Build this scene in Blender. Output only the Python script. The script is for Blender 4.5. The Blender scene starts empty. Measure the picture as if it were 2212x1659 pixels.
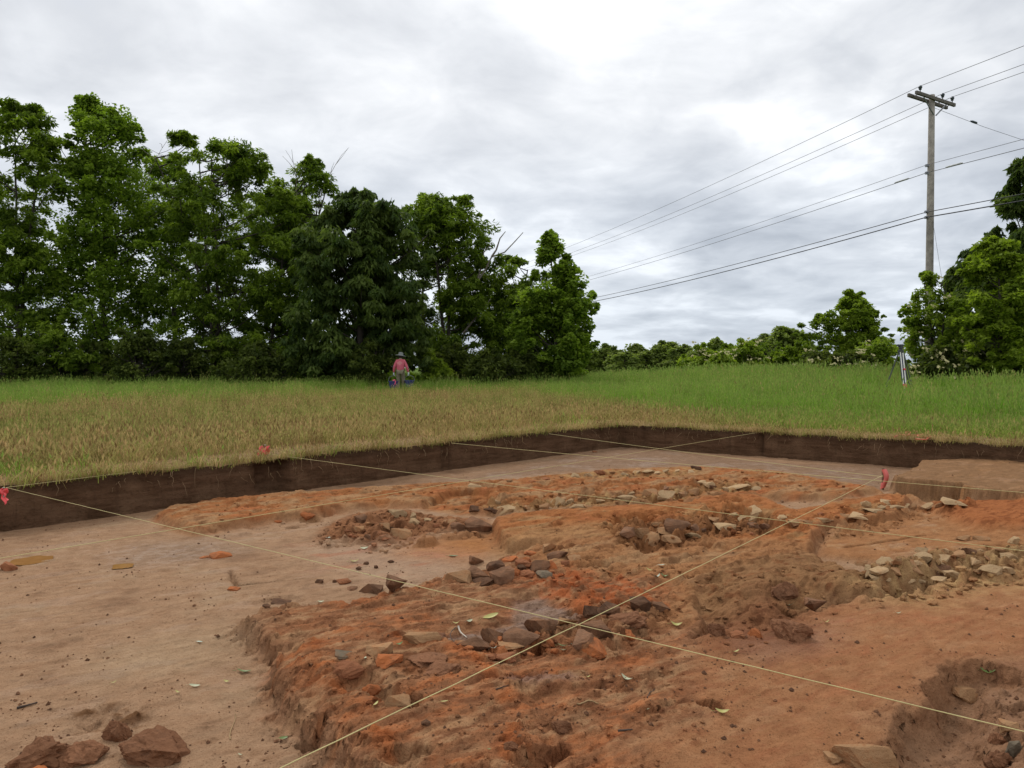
import bpy, bmesh, math, random
import numpy as np
from mathutils import Vector, Matrix

R = math.radians
sc = bpy.context.scene
COL = sc.collection
rng = np.random.default_rng(7)
random.seed(7)

# ------------------------------------------------------------------ camera
FPX = 1579.0                      # focal length in the units the sketch was measured in (2212 x 1659)
PITCH = math.atan(39.5 / FPX)
EYE = 1.6
cam_d = bpy.data.cameras.new('camera')
cam = bpy.data.objects.new('camera', cam_d)
COL.objects.link(cam)
cam.location = (0, 0, EYE)
cam.rotation_euler = (math.pi / 2 - PITCH, 0, 0)
cam_d.sensor_width = 36
cam_d.lens = 36 * FPX / 2212
cam_d.clip_start = 0.05
cam_d.clip_end = 6000
sc.camera = cam

# ------------------------------------------------------------------ sky, sun, exposure
SUN_EL, SUN_AZ = R(50), R(-24)    # azimuth measured from +Y towards +X
world = bpy.data.worlds.new('World')
sc.world = world
world.use_nodes = True
wn, wl = world.node_tree.nodes, world.node_tree.links
wn.clear()


def wnode(t, **kw):
    n = wn.new(t)
    for k, v in kw.items():
        setattr(n, k, v)
    return n


def wmath(op, a, b=None, clamp=False):
    n = wn.new('ShaderNodeMath'); n.operation = op; n.use_clamp = clamp
    for i, s in enumerate((a, b)):
        if s is None:
            continue
        if isinstance(s, (int, float)):
            n.inputs[i].default_value = s
        else:
            wl.new(s, n.inputs[i])
    return n.outputs[0]


def wramp(fac, stops, interp='EASE'):
    n = wn.new('ShaderNodeValToRGB')
    n.color_ramp.interpolation = interp
    el = n.color_ramp.elements
    while len(el) > 1:
        el.remove(el[-1])
    el[0].position = stops[0][0]; el[0].color = (*stops[0][1], 1)
    for p, c in stops[1:]:
        e = el.new(p); e.color = (*c, 1)
    wl.new(fac, n.inputs[0])
    return n.outputs[0]


def wmix(fac, a, b, bt='MIX'):
    n = wn.new('ShaderNodeMix'); n.data_type = 'RGBA'; n.blend_type = bt
    for key, s in ((0, fac), (6, a), (7, b)):
        if isinstance(s, (int, float)):
            n.inputs[key].default_value = s
        elif isinstance(s, tuple):
            n.inputs[key].default_value = (*s, 1)
        else:
            wl.new(s, n.inputs[key])
    return n.outputs[2]


tc = wnode('ShaderNodeTexCoord')
sep = wnode('ShaderNodeSeparateXYZ')
wl.new(tc.outputs['Generated'], sep.inputs[0])
zc = wmath('MAXIMUM', sep.outputs[2], 0.0)
den = wmath('ADD', zc, 0.20)
px = wmath('DIVIDE', sep.outputs[0], den)
py = wmath('DIVIDE', sep.outputs[1], den)
comb = wnode('ShaderNodeCombineXYZ')
wl.new(px, comb.inputs[0]); wl.new(py, comb.inputs[1])
comb.inputs[2].default_value = 3.7


def wnoise(scale, detail, rough, dist, off=(0, 0, 0)):
    mp = wnode('ShaderNodeMapping')
    mp.inputs['Location'].default_value = off
    wl.new(comb.outputs[0], mp.inputs[0])
    n = wnode('ShaderNodeTexNoise')
    n.inputs['Scale'].default_value = scale
    n.inputs['Detail'].default_value = detail
    n.inputs['Roughness'].default_value = rough
    n.inputs['Distortion'].default_value = dist
    wl.new(mp.outputs[0], n.inputs['Vector'])
    return n.outputs[0]


n_big = wnoise(0.62, 4, 0.50, 0.5, (1.3, 0.4, 0))
n_mid = wnoise(1.8, 6, 0.52, 0.5, (4.2, 7.7, 0))
n_fine = wnoise(5.2, 7, 0.55, 0.4, (9.1, 2.2, 0))
cl = wmath('ADD', wmath('MULTIPLY', n_big, 0.48), wmath('ADD', wmath('MULTIPLY', n_mid, 0.36), wmath('MULTIPLY', n_fine, 0.16)))
cloud = wramp(cl, [(0.39, (0.545, 0.575, 0.625)), (0.45, (0.715, 0.742, 0.785)), (0.50, (0.885, 0.905, 0.935)), (0.55, (1.14, 1.15, 1.16))], 'LINEAR')
# thinner cloud towards the hidden sun
sd = (math.sin(SUN_AZ) * math.cos(SUN_EL), math.cos(SUN_AZ) * math.cos(SUN_EL), math.sin(SUN_EL))
dp = wnode('ShaderNodeVectorMath', operation='DOT_PRODUCT')
wl.new(tc.outputs['Generated'], dp.inputs[0]); dp.inputs[1].default_value = sd
glow = wmath('POWER', wmath('MAXIMUM', dp.outputs['Value'], 0.0), 4.0)
cloud = wmix(glow, cloud, wmix(0.40, cloud, (1.25, 1.25, 1.25)))
# the low cloud decks near the horizon are darker and bluer
low = wramp(zc, [(0.0, (1, 1, 1)), (0.16, (0.55, 0.55, 0.55)), (0.34, (0, 0, 0))], 'EASE')
lowc = wmix(1.0, cloud, (0.68, 0.735, 0.81), 'MULTIPLY')
cloud = wmix(low, cloud, lowc)
sky = wnode('ShaderNodeTexSky', sky_type='NISHITA')
sky.sun_disc = False
sky.sun_elevation = SUN_EL
sky.sun_rotation = SUN_AZ
sky_s = wmix(1.0, sky.outputs[0], (0.1, 0.1, 0.1), 'MULTIPLY')
holes = wramp(cl, [(0.30, (0.35, 0.35, 0.35)), (0.40, (0.06, 0.06, 0.06))], 'EASE')
bgc = wmix(holes, cloud, sky_s)
bg = wnode('ShaderNodeBackground')
bg.inputs[1].default_value = 1.0
wl.new(bgc, bg.inputs[0])
wo = wnode('ShaderNodeOutputWorld')
wl.new(bg.outputs[0], wo.inputs[0])

sun_d = bpy.data.lights.new('sun', 'SUN')
sun_d.energy = 1.5
sun_d.angle = R(14)
sun_d.color = (1.0, 0.96, 0.90)
sun = bpy.data.objects.new('sun', sun_d)
COL.objects.link(sun)
sun.rotation_euler = Vector(sd).to_track_quat('Z', 'Y').to_euler()

sc.view_settings.view_transform = 'Standard'
sc.view_settings.look = 'None'
sc.view_settings.exposure = 0.06
sc.view_settings.gamma = 1.0
sc.view_settings.use_curve_mapping = False


# ------------------------------------------------------------------ helpers
def tag(o, label=None, cat=None, group=None, kind=None):
    if label: o['label'] = label
    if cat: o['category'] = cat
    if group: o['group'] = group
    if kind: o['kind'] = kind
    return o


def empty(name, loc=(0, 0, 0), rz=0.0):
    o = bpy.data.objects.new(name, None)
    COL.objects.link(o)
    o.location = loc
    o.rotation_euler = (0, 0, rz)
    o.empty_display_size = 0.2
    return o


def link(name, me, mat=None, parent=None, loc=None):
    o = bpy.data.objects.new(name, me)
    COL.objects.link(o)
    if mat is not None and len(me.materials) == 0:
        me.materials.append(mat)
    if parent is not None:
        o.parent = parent
    if loc is not None:
        o.location = loc
    return o


def mesh_np(name, v, f, smooth=False):
    """v (n,3); f (m,k) faces of one size."""
    v = np.ascontiguousarray(v, dtype=np.float32)
    f = np.ascontiguousarray(f, dtype=np.int32)
    me = bpy.data.meshes.new(name)
    k = f.shape[1]
    me.vertices.add(len(v)); me.vertices.foreach_set('co', v.ravel())
    me.loops.add(f.size); me.loops.foreach_set('vertex_index', f.ravel())
    me.polygons.add(len(f))
    me.polygons.foreach_set('loop_start', np.arange(0, f.size, k, dtype=np.int32))
    me.polygons.foreach_set('loop_total', np.full(len(f), k, dtype=np.int32))
    me.update(calc_edges=True)
    me.polygons.foreach_set('use_smooth', np.full(len(f), smooth, dtype=bool))
    return me


def fattr(me, name, arr):
    a = me.attributes.new(name, 'FLOAT', 'POINT')
    a.data.foreach_set('value', np.ascontiguousarray(arr, dtype=np.float32).ravel())


def cattr(me, name, arr):
    a = me.attributes.new(name, 'FLOAT_COLOR', 'POINT')
    c = np.ones((len(arr), 4), dtype=np.float32); c[:, :3] = arr
    a.data.foreach_set('color', c.ravel())


def tube(pts, rad, sides=6, cap=True):
    """returns verts, quads for a tube along pts; rad scalar or per point."""
    P = np.asarray(pts, float)
    n = len(P)
    rad = np.full(n, rad) if np.isscalar(rad) else np.asarray(rad, float)
    T = np.gradient(P, axis=0)
    T /= np.linalg.norm(T, axis=1, keepdims=True) + 1e-9
    ref = np.array([0, 0, 1.0]) if abs(T[:, 2]).mean() < 0.9 else np.array([1.0, 0, 0])
    A = np.cross(T, ref); A /= np.linalg.norm(A, axis=1, keepdims=True) + 1e-9
    B = np.cross(T, A)
    an = np.linspace(0, 2 * math.pi, sides, endpoint=False)
    V = P[:, None] + rad[:, None, None] * (np.cos(an)[None, :, None] * A[:, None] + np.sin(an)[None, :, None] * B[:, None])
    V = V.reshape(-1, 3)
    i = np.arange(n - 1)[:, None] * sides
    j = np.arange(sides)[None]
    j2 = (j + 1) % sides
    F = np.stack([i + j, i + j2, i + sides + j2, i + sides + j], -1).reshape(-1, 4)
    if cap:
        extra = []
        for base, fl in ((0, True), ((n - 1) * sides, False)):
            for k in range(1, sides - 1, 2):
                q = [base, base + k, base + k + 1, base + (k + 2 if k + 2 < sides else k + 1)]
                if q[2] == q[3]:
                    q = [base, base + k, base + k + 1, base + k + 1]
                    continue
                extra.append(q[::-1] if not fl else q)
        if extra:
            F = np.vstack([F, np.array(extra)])
    return V, F


def join(parts):
    vs, fs, o = [], [], 0
    for v, f in parts:
        vs.append(v); fs.append(np.asarray(f) + o); o += len(v)
    return np.vstack(vs), np.vstack(fs)


def box(cx, cy, cz, sx, sy, sz, rz=0.0):
    v = np.array([[x, y, z] for z in (-.5, .5) for y in (-.5, .5) for x in (-.5, .5)]) * (sx, sy, sz)
    c, s = math.cos(rz), math.sin(rz)
    v = np.stack([v[:, 0] * c - v[:, 1] * s + cx, v[:, 0] * s + v[:, 1] * c + cy, v[:, 2] + cz], 1)
    f = np.array([[0, 2, 3, 1], [4, 5, 7, 6], [0, 1, 5, 4], [2, 6, 7, 3], [0, 4, 6, 2], [1, 3, 7, 5]])
    return v, f


def lathe(prof, sides=16, loc=(0, 0, 0)):
    prof = np.asarray(prof, float)
    an = np.linspace(0, 2 * math.pi, sides, endpoint=False)
    V = np.stack([prof[:, 0, None] * np.cos(an), prof[:, 0, None] * np.sin(an), np.repeat(prof[:, 1, None], sides, 1)], -1).reshape(-1, 3) + np.array(loc)
    n = len(prof)
    i = np.arange(n - 1)[:, None] * sides
    j = np.arange(sides)[None]; j2 = (j + 1) % sides
    F = np.stack([i + j, i + j2, i + sides + j2, i + sides + j], -1).reshape(-1, 4)
    return V, F


# gradient noise ---------------------------------------------------
_perm = np.random.default_rng(11).permutation(512).astype(np.int64)
_perm = np.concatenate([_perm, _perm])
_ga = np.random.default_rng(12).uniform(0, 2 * math.pi, 512)
_gx, _gy = np.cos(_ga), np.sin(_ga)


def pn(x, y, seed=0):
    x = np.asarray(x, float) + seed * 17.31; y = np.asarray(y, float) - seed * 9.77
    xi = np.floor(x).astype(np.int64); yi = np.floor(y).astype(np.int64)
    xf = x - xi; yf = y - yi
    u = xf * xf * xf * (xf * (xf * 6 - 15) + 10); v = yf * yf * yf * (yf * (yf * 6 - 15) + 10)

    def g(ix, iy, dx, dy):
        h = _perm[(_perm[ix & 511] + iy) & 511]
        return _gx[h] * dx + _gy[h] * dy
    a = g(xi, yi, xf, yf); b = g(xi + 1, yi, xf - 1, yf)
    c = g(xi, yi + 1, xf, yf - 1); d = g(xi + 1, yi + 1, xf - 1, yf - 1)
    return (a + u * (b - a) + v * ((c + u * (d - c)) - (a + u * (b - a)))) * 1.5


def fbm(x, y, scale, octv=4, gain=0.5, seed=0):
    s, a, t = 0, 1.0, 0
    for k in range(octv):
        s = s + a * pn(x * scale, y * scale, seed + k); t += a
        a *= gain; scale *= 2.03
    return s / t


def sst(a, b, x):
    t = np.clip((x - a) / (b - a), 0, 1)
    return t * t * (3 - 2 * t)


# measured picture point -> world ray
CT, ST = math.cos(PITCH), math.sin(PITCH)


def ray(u, v):
    a = (u - 1106) / FPX; b = -(v - 829.5) / FPX
    return np.array([a, CT + b * ST, -ST + b * CT])


def onz(u, v, z=0.0):
    d = ray(u, v)
    t = (z - EYE) / d[2]
    return np.array([d[0] * t, d[1] * t])


def ondist(u, v, y):
    d = ray(u, v)
    t = y / d[1]
    return np.array([d[0] * t, y, EYE + d[2] * t])


# ------------------------------------------------------------------ materials
def new_mat(name):
    m = bpy.data.materials.new(name)
    m.use_nodes = True
    nt = m.node_tree
    nt.nodes.clear()
    out = nt.nodes.new('ShaderNodeOutputMaterial')
    b = nt.nodes.new('ShaderNodeBsdfPrincipled')
    nt.links.new(b.outputs[0], out.inputs[0])
    return m, nt, b, out


class NT:
    def __init__(s, nt): s.nt = nt

    def n(s, t, **kw):
        n = s.nt.nodes.new(t)
        for k, v in kw.items(): setattr(n, k, v)
        return n

    def put(s, sock, v):
        if isinstance(v, (int, float)): sock.default_value = v
        elif isinstance(v, tuple): sock.default_value = (*v, 1) if len(v) == 3 and sock.type == 'RGBA' else v
        else: s.nt.links.new(v, sock)

    def noise(s, vec, scale, detail=4, rough=0.55, dist=0.0):
        n = s.n('ShaderNodeTexNoise')
        n.inputs['Scale'].default_value = scale; n.inputs['Detail'].default_value = detail
        n.inputs['Roughness'].default_value = rough; n.inputs['Distortion'].default_value = dist
        s.put(n.inputs['Vector'], vec)
        return n.outputs[0]

    def mix(s, f, a, b, bt='MIX'):
        n = s.n('ShaderNodeMix'); n.data_type = 'RGBA'; n.blend_type = bt
        s.put(n.inputs[0], f); s.put(n.inputs[6], a); s.put(n.inputs[7], b)
        return n.outputs[2]

    def mth(s, op, a, b=0.0, clamp=False):
        n = s.n('ShaderNodeMath'); n.operation = op; n.use_clamp = clamp
        s.put(n.inputs[0], a); s.put(n.inputs[1], b)
        return n.outputs[0]

    def mapr(s, v, a, b, c=0.0, d=1.0):
        n = s.n('ShaderNodeMapRange')
        s.put(n.inputs[0], v)
        for i, q in enumerate((a, b, c, d)): n.inputs[1 + i].default_value = q
        return n.outputs[0]

    def bump(s, h, strength, dist, prev=None):
        n = s.n('ShaderNodeBump')
        n.inputs['Strength'].default_value = strength; n.inputs['Distance'].default_value = dist
        s.put(n.inputs['Height'], h)
        if prev is not None: s.put(n.inputs['Normal'], prev)
        return n.outputs[0]

    def pos(s, scale=None):
        g = s.n('ShaderNodeNewGeometry')
        if scale is None: return g.outputs['Position']
        m = s.n('ShaderNodeVectorMath', operation='MULTIPLY')
        s.put(m.inputs[0], g.outputs['Position']); m.inputs[1].default_value = scale
        return m.outputs[0]

    def objco(s): return s.n('ShaderNodeTexCoord').outputs['Object']

    def attr(s, name, kind='GEOMETRY'):
        a = s.n('ShaderNodeAttribute'); a.attribute_name = name; a.attribute_type = kind
        return a

    def rnd(s): return s.n('ShaderNodeObjectInfo').outputs['Random']


def simple_mat(name, col, rough=0.6, metal=0.0, var=0.25, scale=8.0, bump=0.0, bscale=40.0):
    m, nt, b, _ = new_mat(name)
    t = NT(nt)
    c = t.objco()
    n = t.noise(c, scale, 5)
    f = t.mapr(n, 0.3, 0.7, 1 - var, 1 + var * 0.6)
    cc = t.n('ShaderNodeVectorMath', operation='SCALE')
    cc.inputs[0].default_value = col
    t.put(cc.inputs['Scale'], f)
    t.put(b.inputs['Base Color'], cc.outputs[0])
    b.inputs['Roughness'].default_value = rough
    b.inputs['Metallic'].default_value = metal
    if bump:
        t.put(b.inputs['Normal'], t.bump(t.noise(c, bscale, 4), bump, 0.01))
    return m


# soil of the excavation floor: albedo per place comes from the mesh, grain from noise
M_SOIL, nt, b, _ = new_mat('soil')
t = NT(nt)
P = t.pos()
soilc = t.attr('soil').outputs['Color']
wet = t.attr('wet').outputs['Fac']
n1 = t.noise(P, 9, 6, 0.6)
n2 = t.noise(P, 55, 5, 0.65)
n3 = t.noise(t.pos((1.0, 1.0, 1.0)), 190, 3, 0.6)
c = t.mix(t.mapr(n1, 0.35, 0.7, 0.0, 0.45), soilc, t.mix(1.0, soilc, (0.72, 0.62, 0.55), 'MULTIPLY'))
c = t.mix(t.mapr(n2, 0.55, 0.75, 0.0, 0.55), c, t.mix(1.0, c, (0.55, 0.46, 0.40), 'MULTIPLY'))
c = t.mix(t.mapr(n2, 0.45, 0.25, 0.0, 0.40), c, t.mix(1.0, c, (1.25, 1.22, 1.18), 'MULTIPLY'))
c = t.mix(t.mapr(n3, 0.57, 0.68, 0.0, 0.6), c, t.mix(1.0, c, (0.45, 0.38, 0.32), 'MULTIPLY'))
c = t.mix(t.mapr(t.noise(P, 110, 4, 0.7), 0.56, 0.66, 0.0, 0.5), c, t.mix(1.0, c, (0.42, 0.36, 0.31), 'MULTIPLY'))
t.put(b.inputs['Base Color'], c)
rg = t.mapr(wet, 0.0, 1.0, 0.95, 0.42)
rg = t.mth('ADD', rg, t.mapr(n2, 0.3, 0.7, -0.08, 0.10))
t.put(b.inputs['Roughness'], rg)
t.put(b.inputs['Specular IOR Level'], t.mapr(wet, 0.1, 0.9, 0.03, 0.24))
bh = t.mth('ADD', t.mth('MULTIPLY', n2, 1.0), t.mth('MULTIPLY', n3, 0.35))
bs = t.n('ShaderNodeBump'); bs.inputs['Strength'].default_value = 0.9; bs.inputs['Distance'].default_value = 0.018
t.put(bs.inputs['Height'], bh)
t.put(b.inputs['Normal'], bs.outputs[0])

# dark topsoil in the cut faces
M_WALL, nt, b, _ = new_mat('topsoil_cut')
t = NT(nt)
P = t.pos()
Ps = t.pos((1.2, 1.2, 7.0))
n1 = t.noise(Ps, 2.2, 6, 0.6); n2 = t.noise(P, 30, 5, 0.65); n3 = t.noise(P, 3.0, 3)
c = t.mix(t.mapr(n1, 0.35, 0.65), (0.070, 0.038, 0.021), (0.130, 0.073, 0.043))
c = t.mix(t.mapr(n3, 0.5, 0.75), c, (0.160, 0.095, 0.056))
c = t.mix(t.mapr(n2, 0.55, 0.72, 0, 0.6), c, (0.036, 0.021, 0.012))
c = t.mix(t.mapr(t.noise(t.pos((14.0, 14.0, 1.6)), 1.0, 4, 0.6), 0.56, 0.70, 0, 0.45), c, (0.060, 0.034, 0.020))
c = t.mix(t.mapr(t.noise(t.pos((0.5, 0.5, 16.0)), 1.0, 3, 0.5), 0.54, 0.68, 0, 0.5), c, (0.135, 0.078, 0.046))
sepz = t.n('ShaderNodeSeparateXYZ'); t.put(sepz.inputs[0], P)
c = t.mix(t.mapr(t.mth('ADD', sepz.outputs[2], t.mth('MULTIPLY', n1, 0.12)), 0.50, 0.36, 0.65, 0.0), c, (0.045, 0.030, 0.020))
t.put(b.inputs['Base Color'], c)
b.inputs['Roughness'].default_value = 0.95
b.inputs['Specular IOR Level'].default_value = 0.02
t.put(b.inputs['Normal'], t.bump(t.mth('ADD', n2, n1), 0.8, 0.03))

# field ground under the grass
M_FIELD, nt, b, _ = new_mat('field_ground')
t = NT(nt)
P = t.pos()
dry = t.attr('dry').outputs['Fac']
bare = t.attr('bare').outputs['Fac']
n1 = t.noise(P, 1.3, 6, 0.6); n2 = t.noise(P, 18, 5, 0.7); n3 = t.noise(P, 90, 3, 0.7)
dc = t.mix(t.mapr(n2, 0.35, 0.65), (0.20, 0.120, 0.052), (0.42, 0.280, 0.125))
gc = t.mix(t.mapr(n2, 0.35, 0.65), (0.060, 0.105, 0.018), (0.120, 0.180, 0.034))
c = t.mix(dry, gc, dc)
sc_ = t.mix(t.mapr(n2, 0.3, 0.7), (0.14, 0.085, 0.05), (0.36, 0.255, 0.15))
c = t.mix(t.mth('MULTIPLY', bare, t.mapr(n1, 0.25, 0.6, 0.5, 1.0)), c, sc_)
c = t.mix(t.mapr(n3, 0.58, 0.72, 0, 0.6), c, (0.06, 0.04, 0.02))
t.put(b.inputs['Base Color'], c)
b.inputs['Roughness'].default_value = 0.95
b.inputs['Specular IOR Level'].default_value = 0.02
t.put(b.inputs['Normal'], t.bump(t.mth('ADD', n2, n3), 0.8, 0.03))


def stone_mat(name, col, col2, soil=(0.30, 0.14, 0.065), soil_amt=0.5, rough=0.85):
    m, nt, b, _ = new_mat(name)
    t = NT(nt)
    oc = t.objco(); P = t.pos()
    r = t.rnd()
    n1 = t.noise(P, 14, 5, 0.6); n2 = t.noise(P, 60, 5, 0.65); n3 = t.noise(P, 170, 3)
    c = t.mix(t.mapr(n1, 0.3, 0.7), col, col2)
    c = t.mix(t.mapr(t.mth('ADD', n1, t.mth('MULTIPLY', n2, 0.5)), 0.72, 0.95, 0, soil_amt), c, soil)
    c = t.mix(t.mapr(n2, 0.55, 0.75, 0, 0.5), c, t.mix(1.0, c, (0.5, 0.45, 0.4), 'MULTIPLY'))
    sc2 = t.n('ShaderNodeVectorMath', operation='SCALE'); t.put(sc2.inputs[0], c)
    t.put(sc2.inputs['Scale'], t.mapr(r, 0, 1, 0.78, 1.15))
    t.put(b.inputs['Base Color'], sc2.outputs[0])
    b.inputs['Roughness'].default_value = rough
    b.inputs['Specular IOR Level'].default_value = 0.05
    t.put(b.inputs['Normal'], t.bump(t.mth('ADD', n2, t.mth('MULTIPLY', n3, 0.4)), 0.7, 0.015))
    return m


M_STONE = {
    'b': stone_mat('brown_stone', (0.135, 0.070, 0.040), (0.235, 0.128, 0.075), soil=(0.27, 0.125, 0.062), soil_amt=0.6),
    'd': stone_mat('dark_stone', (0.078, 0.042, 0.026), (0.145, 0.077, 0.045), soil=(0.23, 0.110, 0.057), soil_amt=0.4),
    'p': stone_mat('pale_stone', (0.36, 0.235, 0.125), (0.47, 0.335, 0.190), soil=(0.36, 0.190, 0.090), soil_amt=0.6),
    't': stone_mat('tan_stone', (0.29, 0.160, 0.080), (0.38, 0.225, 0.115), soil=(0.34, 0.150, 0.065), soil_amt=0.85),
    'o': stone_mat('burnt_clay', (0.43, 0.140, 0.048), (0.38, 0.130, 0.052), soil=(0.30, 0.130, 0.062), soil_amt=0.8),
    'r': stone_mat('red_brown_clay', (0.24, 0.098, 0.050), (0.32, 0.128, 0.058), soil=(0.24, 0.120, 0.065), soil_amt=0.7),
    'c': stone_mat('dug_clay', (0.175, 0.080, 0.042), (0.285, 0.135, 0.070), soil=(0.15, 0.072, 0.040), soil_amt=0.85),
    'g': stone_mat('grey_stone', (0.145, 0.115, 0.080), (0.22, 0.175, 0.120), soil=(0.24, 0.13, 0.07), soil_amt=0.6),
}


def leaf_mat(name, dark, light, trans=0.5, hue=0.0):
    m, nt, b, out = new_mat(name)
    t = NT(nt)
    tone = t.attr('tone').outputs['Fac']
    c = t.mix(tone, dark, light)
    t.put(b.inputs['Base Color'], c)
    b.inputs['Roughness'].default_value = 0.6
    b.inputs['Specular IOR Level'].default_value = 0.10
    tr = t.n('ShaderNodeBsdfTranslucent')
    t.put(tr.inputs[0], t.mix(1.0, c, (1.15, 1.25, 0.55), 'MULTIPLY'))
    ms = t.n('ShaderNodeMixShader'); ms.inputs[0].default_value = trans
    nt.links.new(b.outputs[0], ms.inputs[1]); nt.links.new(tr.outputs[0], ms.inputs[2])
    nt.links.new(ms.outputs[0], out.inputs[0])
    return m


M_LEAF = {
    'locust': leaf_mat('locust_leaves', (0.085, 0.135, 0.019), (0.247, 0.334, 0.040)),
    'poplar': leaf_mat('poplar_leaves', (0.108, 0.173, 0.022), (0.261, 0.361, 0.043)),
    'hickory': leaf_mat('hickory_leaves', (0.050, 0.084, 0.022), (0.144, 0.194, 0.046)),
    'bright': leaf_mat('bright_leaves', (0.123, 0.181, 0.018), (0.274, 0.357, 0.039)),
    'dull': leaf_mat('understorey_leaves', (0.053, 0.075, 0.018), (0.153, 0.188, 0.039)),
    'far': leaf_mat('far_leaves', (0.153, 0.202, 0.053), (0.269, 0.325, 0.081)),
    'vine': leaf_mat('vine_leaves', (0.153, 0.223, 0.025), (0.306, 0.390, 0.049)),
}
M_BARK = simple_mat('bark', (0.060, 0.048, 0.038), 0.95, var=0.4, scale=3, bump=0.6, bscale=14)
M_TWIG = simple_mat('dead_wood', (0.20, 0.17, 0.14), 0.9, var=0.3, scale=4)
M_BLOSSOM = simple_mat('blossom', (0.46, 0.42, 0.20), 0.8, var=0.2)

# ------------------------------------------------------------------ the pit outline (world metres)
PIT = np.array([(-9.0, 2.745), (-4.917, 7.02), (2.13, 14.4), (7.44, 10.62), (12.2, 7.23), (12.2, -5.0), (-9.0, -5.0)])
RIM = 0.435


def seg_dist(x, y, poly):
    """signed distance, positive inside."""
    d2 = np.full(x.shape, 1e9); inside = np.zeros(x.shape, bool)
    n = len(poly)
    for i in range(n):
        ax, ay = poly[i]; bx, by = poly[(i + 1) % n]
        ex, ey = bx - ax, by - ay
        wx, wy = x - ax, y - ay
        tt = np.clip((wx * ex + wy * ey) / (ex * ex + ey * ey + 1e-12), 0, 1)
        dx, dy = wx - ex * tt, wy - ey * tt
        np.minimum(d2, dx * dx + dy * dy, out=d2)
        cond = ((ay <= y) & (by > y)) | ((by <= y) & (ay > y))
        xin = ax + (y - ay) / (by - ay + 1e-12 * (by == ay)) * ex if by != ay else np.full(x.shape, 1e9)
        inside ^= cond & (x < xin)
    d = np.sqrt(d2)
    return np.where(inside, d, -d)


# ------------------------------------------------------------------ pit floor heightfield
NR, NC = 900, 800
T0, T1 = math.log(1.5 + 1), math.log(15.2 + 1)
S0, S1 = -0.80, 0.84
tt_ = np.linspace(T0, T1, NR); ss_ = np.linspace(S0, S1, NC)
GY = np.repeat((np.exp(tt_) - 1)[:, None], NC, 1)
GX = ss_[None] * (GY + 1)

# warped copies of the coordinates make every cut edge ragged
wa = fbm(GX, GY, 2.2, 5, 0.6, 1); wb = fbm(GX, GY, 2.2, 5, 0.6, 31)
WX = GX + 0.075 * wa; WY = GY + 0.075 * wb
FX = GX + 0.03 * wa; FY = GY + 0.03 * wb


def W(pts, h):
    """outline points: (u, v) lie on the floor, (u, v, 1) on the top of the raised mass."""
    return np.array([onz(p[0], p[1], h if len(p) == 3 else 0.0) for p in pts])


def sdist(poly, warped=True, margin=0.6):
    x0, y0 = poly.min(0) - margin; x1, y1 = poly.max(0) + margin
    X, Y = (WX, WY) if warped else (FX, FY)
    sel = (X > x0) & (X < x1) & (Y > y0) & (Y < y1)
    out = np.full(GX.shape, -margin)
    out[sel] = seg_dist(X[sel], Y[sel], poly)
    return out


nz1 = fbm(GX, GY, 1.1, 4, 0.5, 3)
nz2 = fbm(GX, GY, 5.0, 5, 0.55, 7)
nz3 = fbm(GX, GY, 17.0, 4, 0.6, 9)
bil = np.abs(fbm(GX, GY, 6.5, 4, 0.55, 13)) * 2.2
# ploughed/trowelled strokes run along the trench axis
ca, sa_ = math.cos(R(31)), math.sin(R(31))
LX, LY = GX * ca + GY * sa_, -GX * sa_ + GY * ca
strk = fbm(LX * 0.22, LY, 9.0, 4, 0.55, 17)

H = 0.012 * nz1 + 0.004 * nz2 + 0.0025 * nz3 + 0.004 * strk
H = H.copy()

A_ = W([(332, 1122), (366, 1143), (420, 1157), (452, 1153), (478, 1146), (554, 1134), (603, 1129), (688, 1119), (749, 1108), (835, 1100),
        (915, 1100), (1000, 1110), (1060, 1116), (1400, 1100), (1620, 1080), (1800, 1085), (1890, 1070), (1925, 1060, 1), (1892, 1050, 1),
        (1833, 1040, 1), (1782, 1032, 1), (1686, 1016, 1), (1589, 1008, 1), (1491, 1006, 1), (1369, 1008, 1), (1328, 1011, 1), (1230, 1021, 1),
        (1132, 1028, 1), (1010, 1038, 1), (900, 1041, 1), (800, 1049, 1), (700, 1057, 1), (600, 1062, 1), (470, 1074, 1), (360, 1090, 1)], 0.09)
B_ = W([(1054, 1128), (1067, 1165), (1088, 1195), (1110, 1197), (1180, 1194), (1300, 1215), (1450, 1240), (1600, 1240), (1755, 1207), (1775, 1177),
        (1789, 1152), (1867, 1146), (1928, 1139), (1965, 1114), (1979, 1100), (1992, 1086, 1), (1945, 1060, 1), (1890, 1066, 1), (1800, 1082, 1),
        (1715, 1097, 1), (1662, 1074, 1), (1613, 1062, 1), (1516, 1069, 1), (1401, 1086, 1), (1230, 1094, 1), (1123, 1104, 1), (1060, 1114, 1)], 0.125)
F_ = W([(505, 1372), (562, 1403), (583, 1430), (612, 1436), (590, 1455), (577, 1488), (586, 1520), (604, 1552), (632, 1586), (660, 1606), (690, 1632),
        (712, 1660), (790, 1760), (1300, 1800), (1408, 1660), (1506, 1630), (1541, 1609), (1530, 1560), (1522, 1515), (1512, 1470), (1500, 1425),
        (1530, 1390), (1500, 1310), (1400, 1260), (1250, 1225), (1180, 1205), (1100, 1225), (1040, 1258), (960, 1272), (864, 1300), (754, 1328), (650, 1336), (552, 1346)], 0.19)
F2 = W([(625, 1432), (660, 1405), (780, 1405), (900, 1425), (1000, 1448), (1100, 1490), (1150, 1560), (1180, 1640), (1180, 1760), (1100, 1790), (900, 1780), (790, 1740), (720, 1650), (690, 1600), (650, 1560), (630, 1520), (620, 1480)], 0.16)
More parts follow.
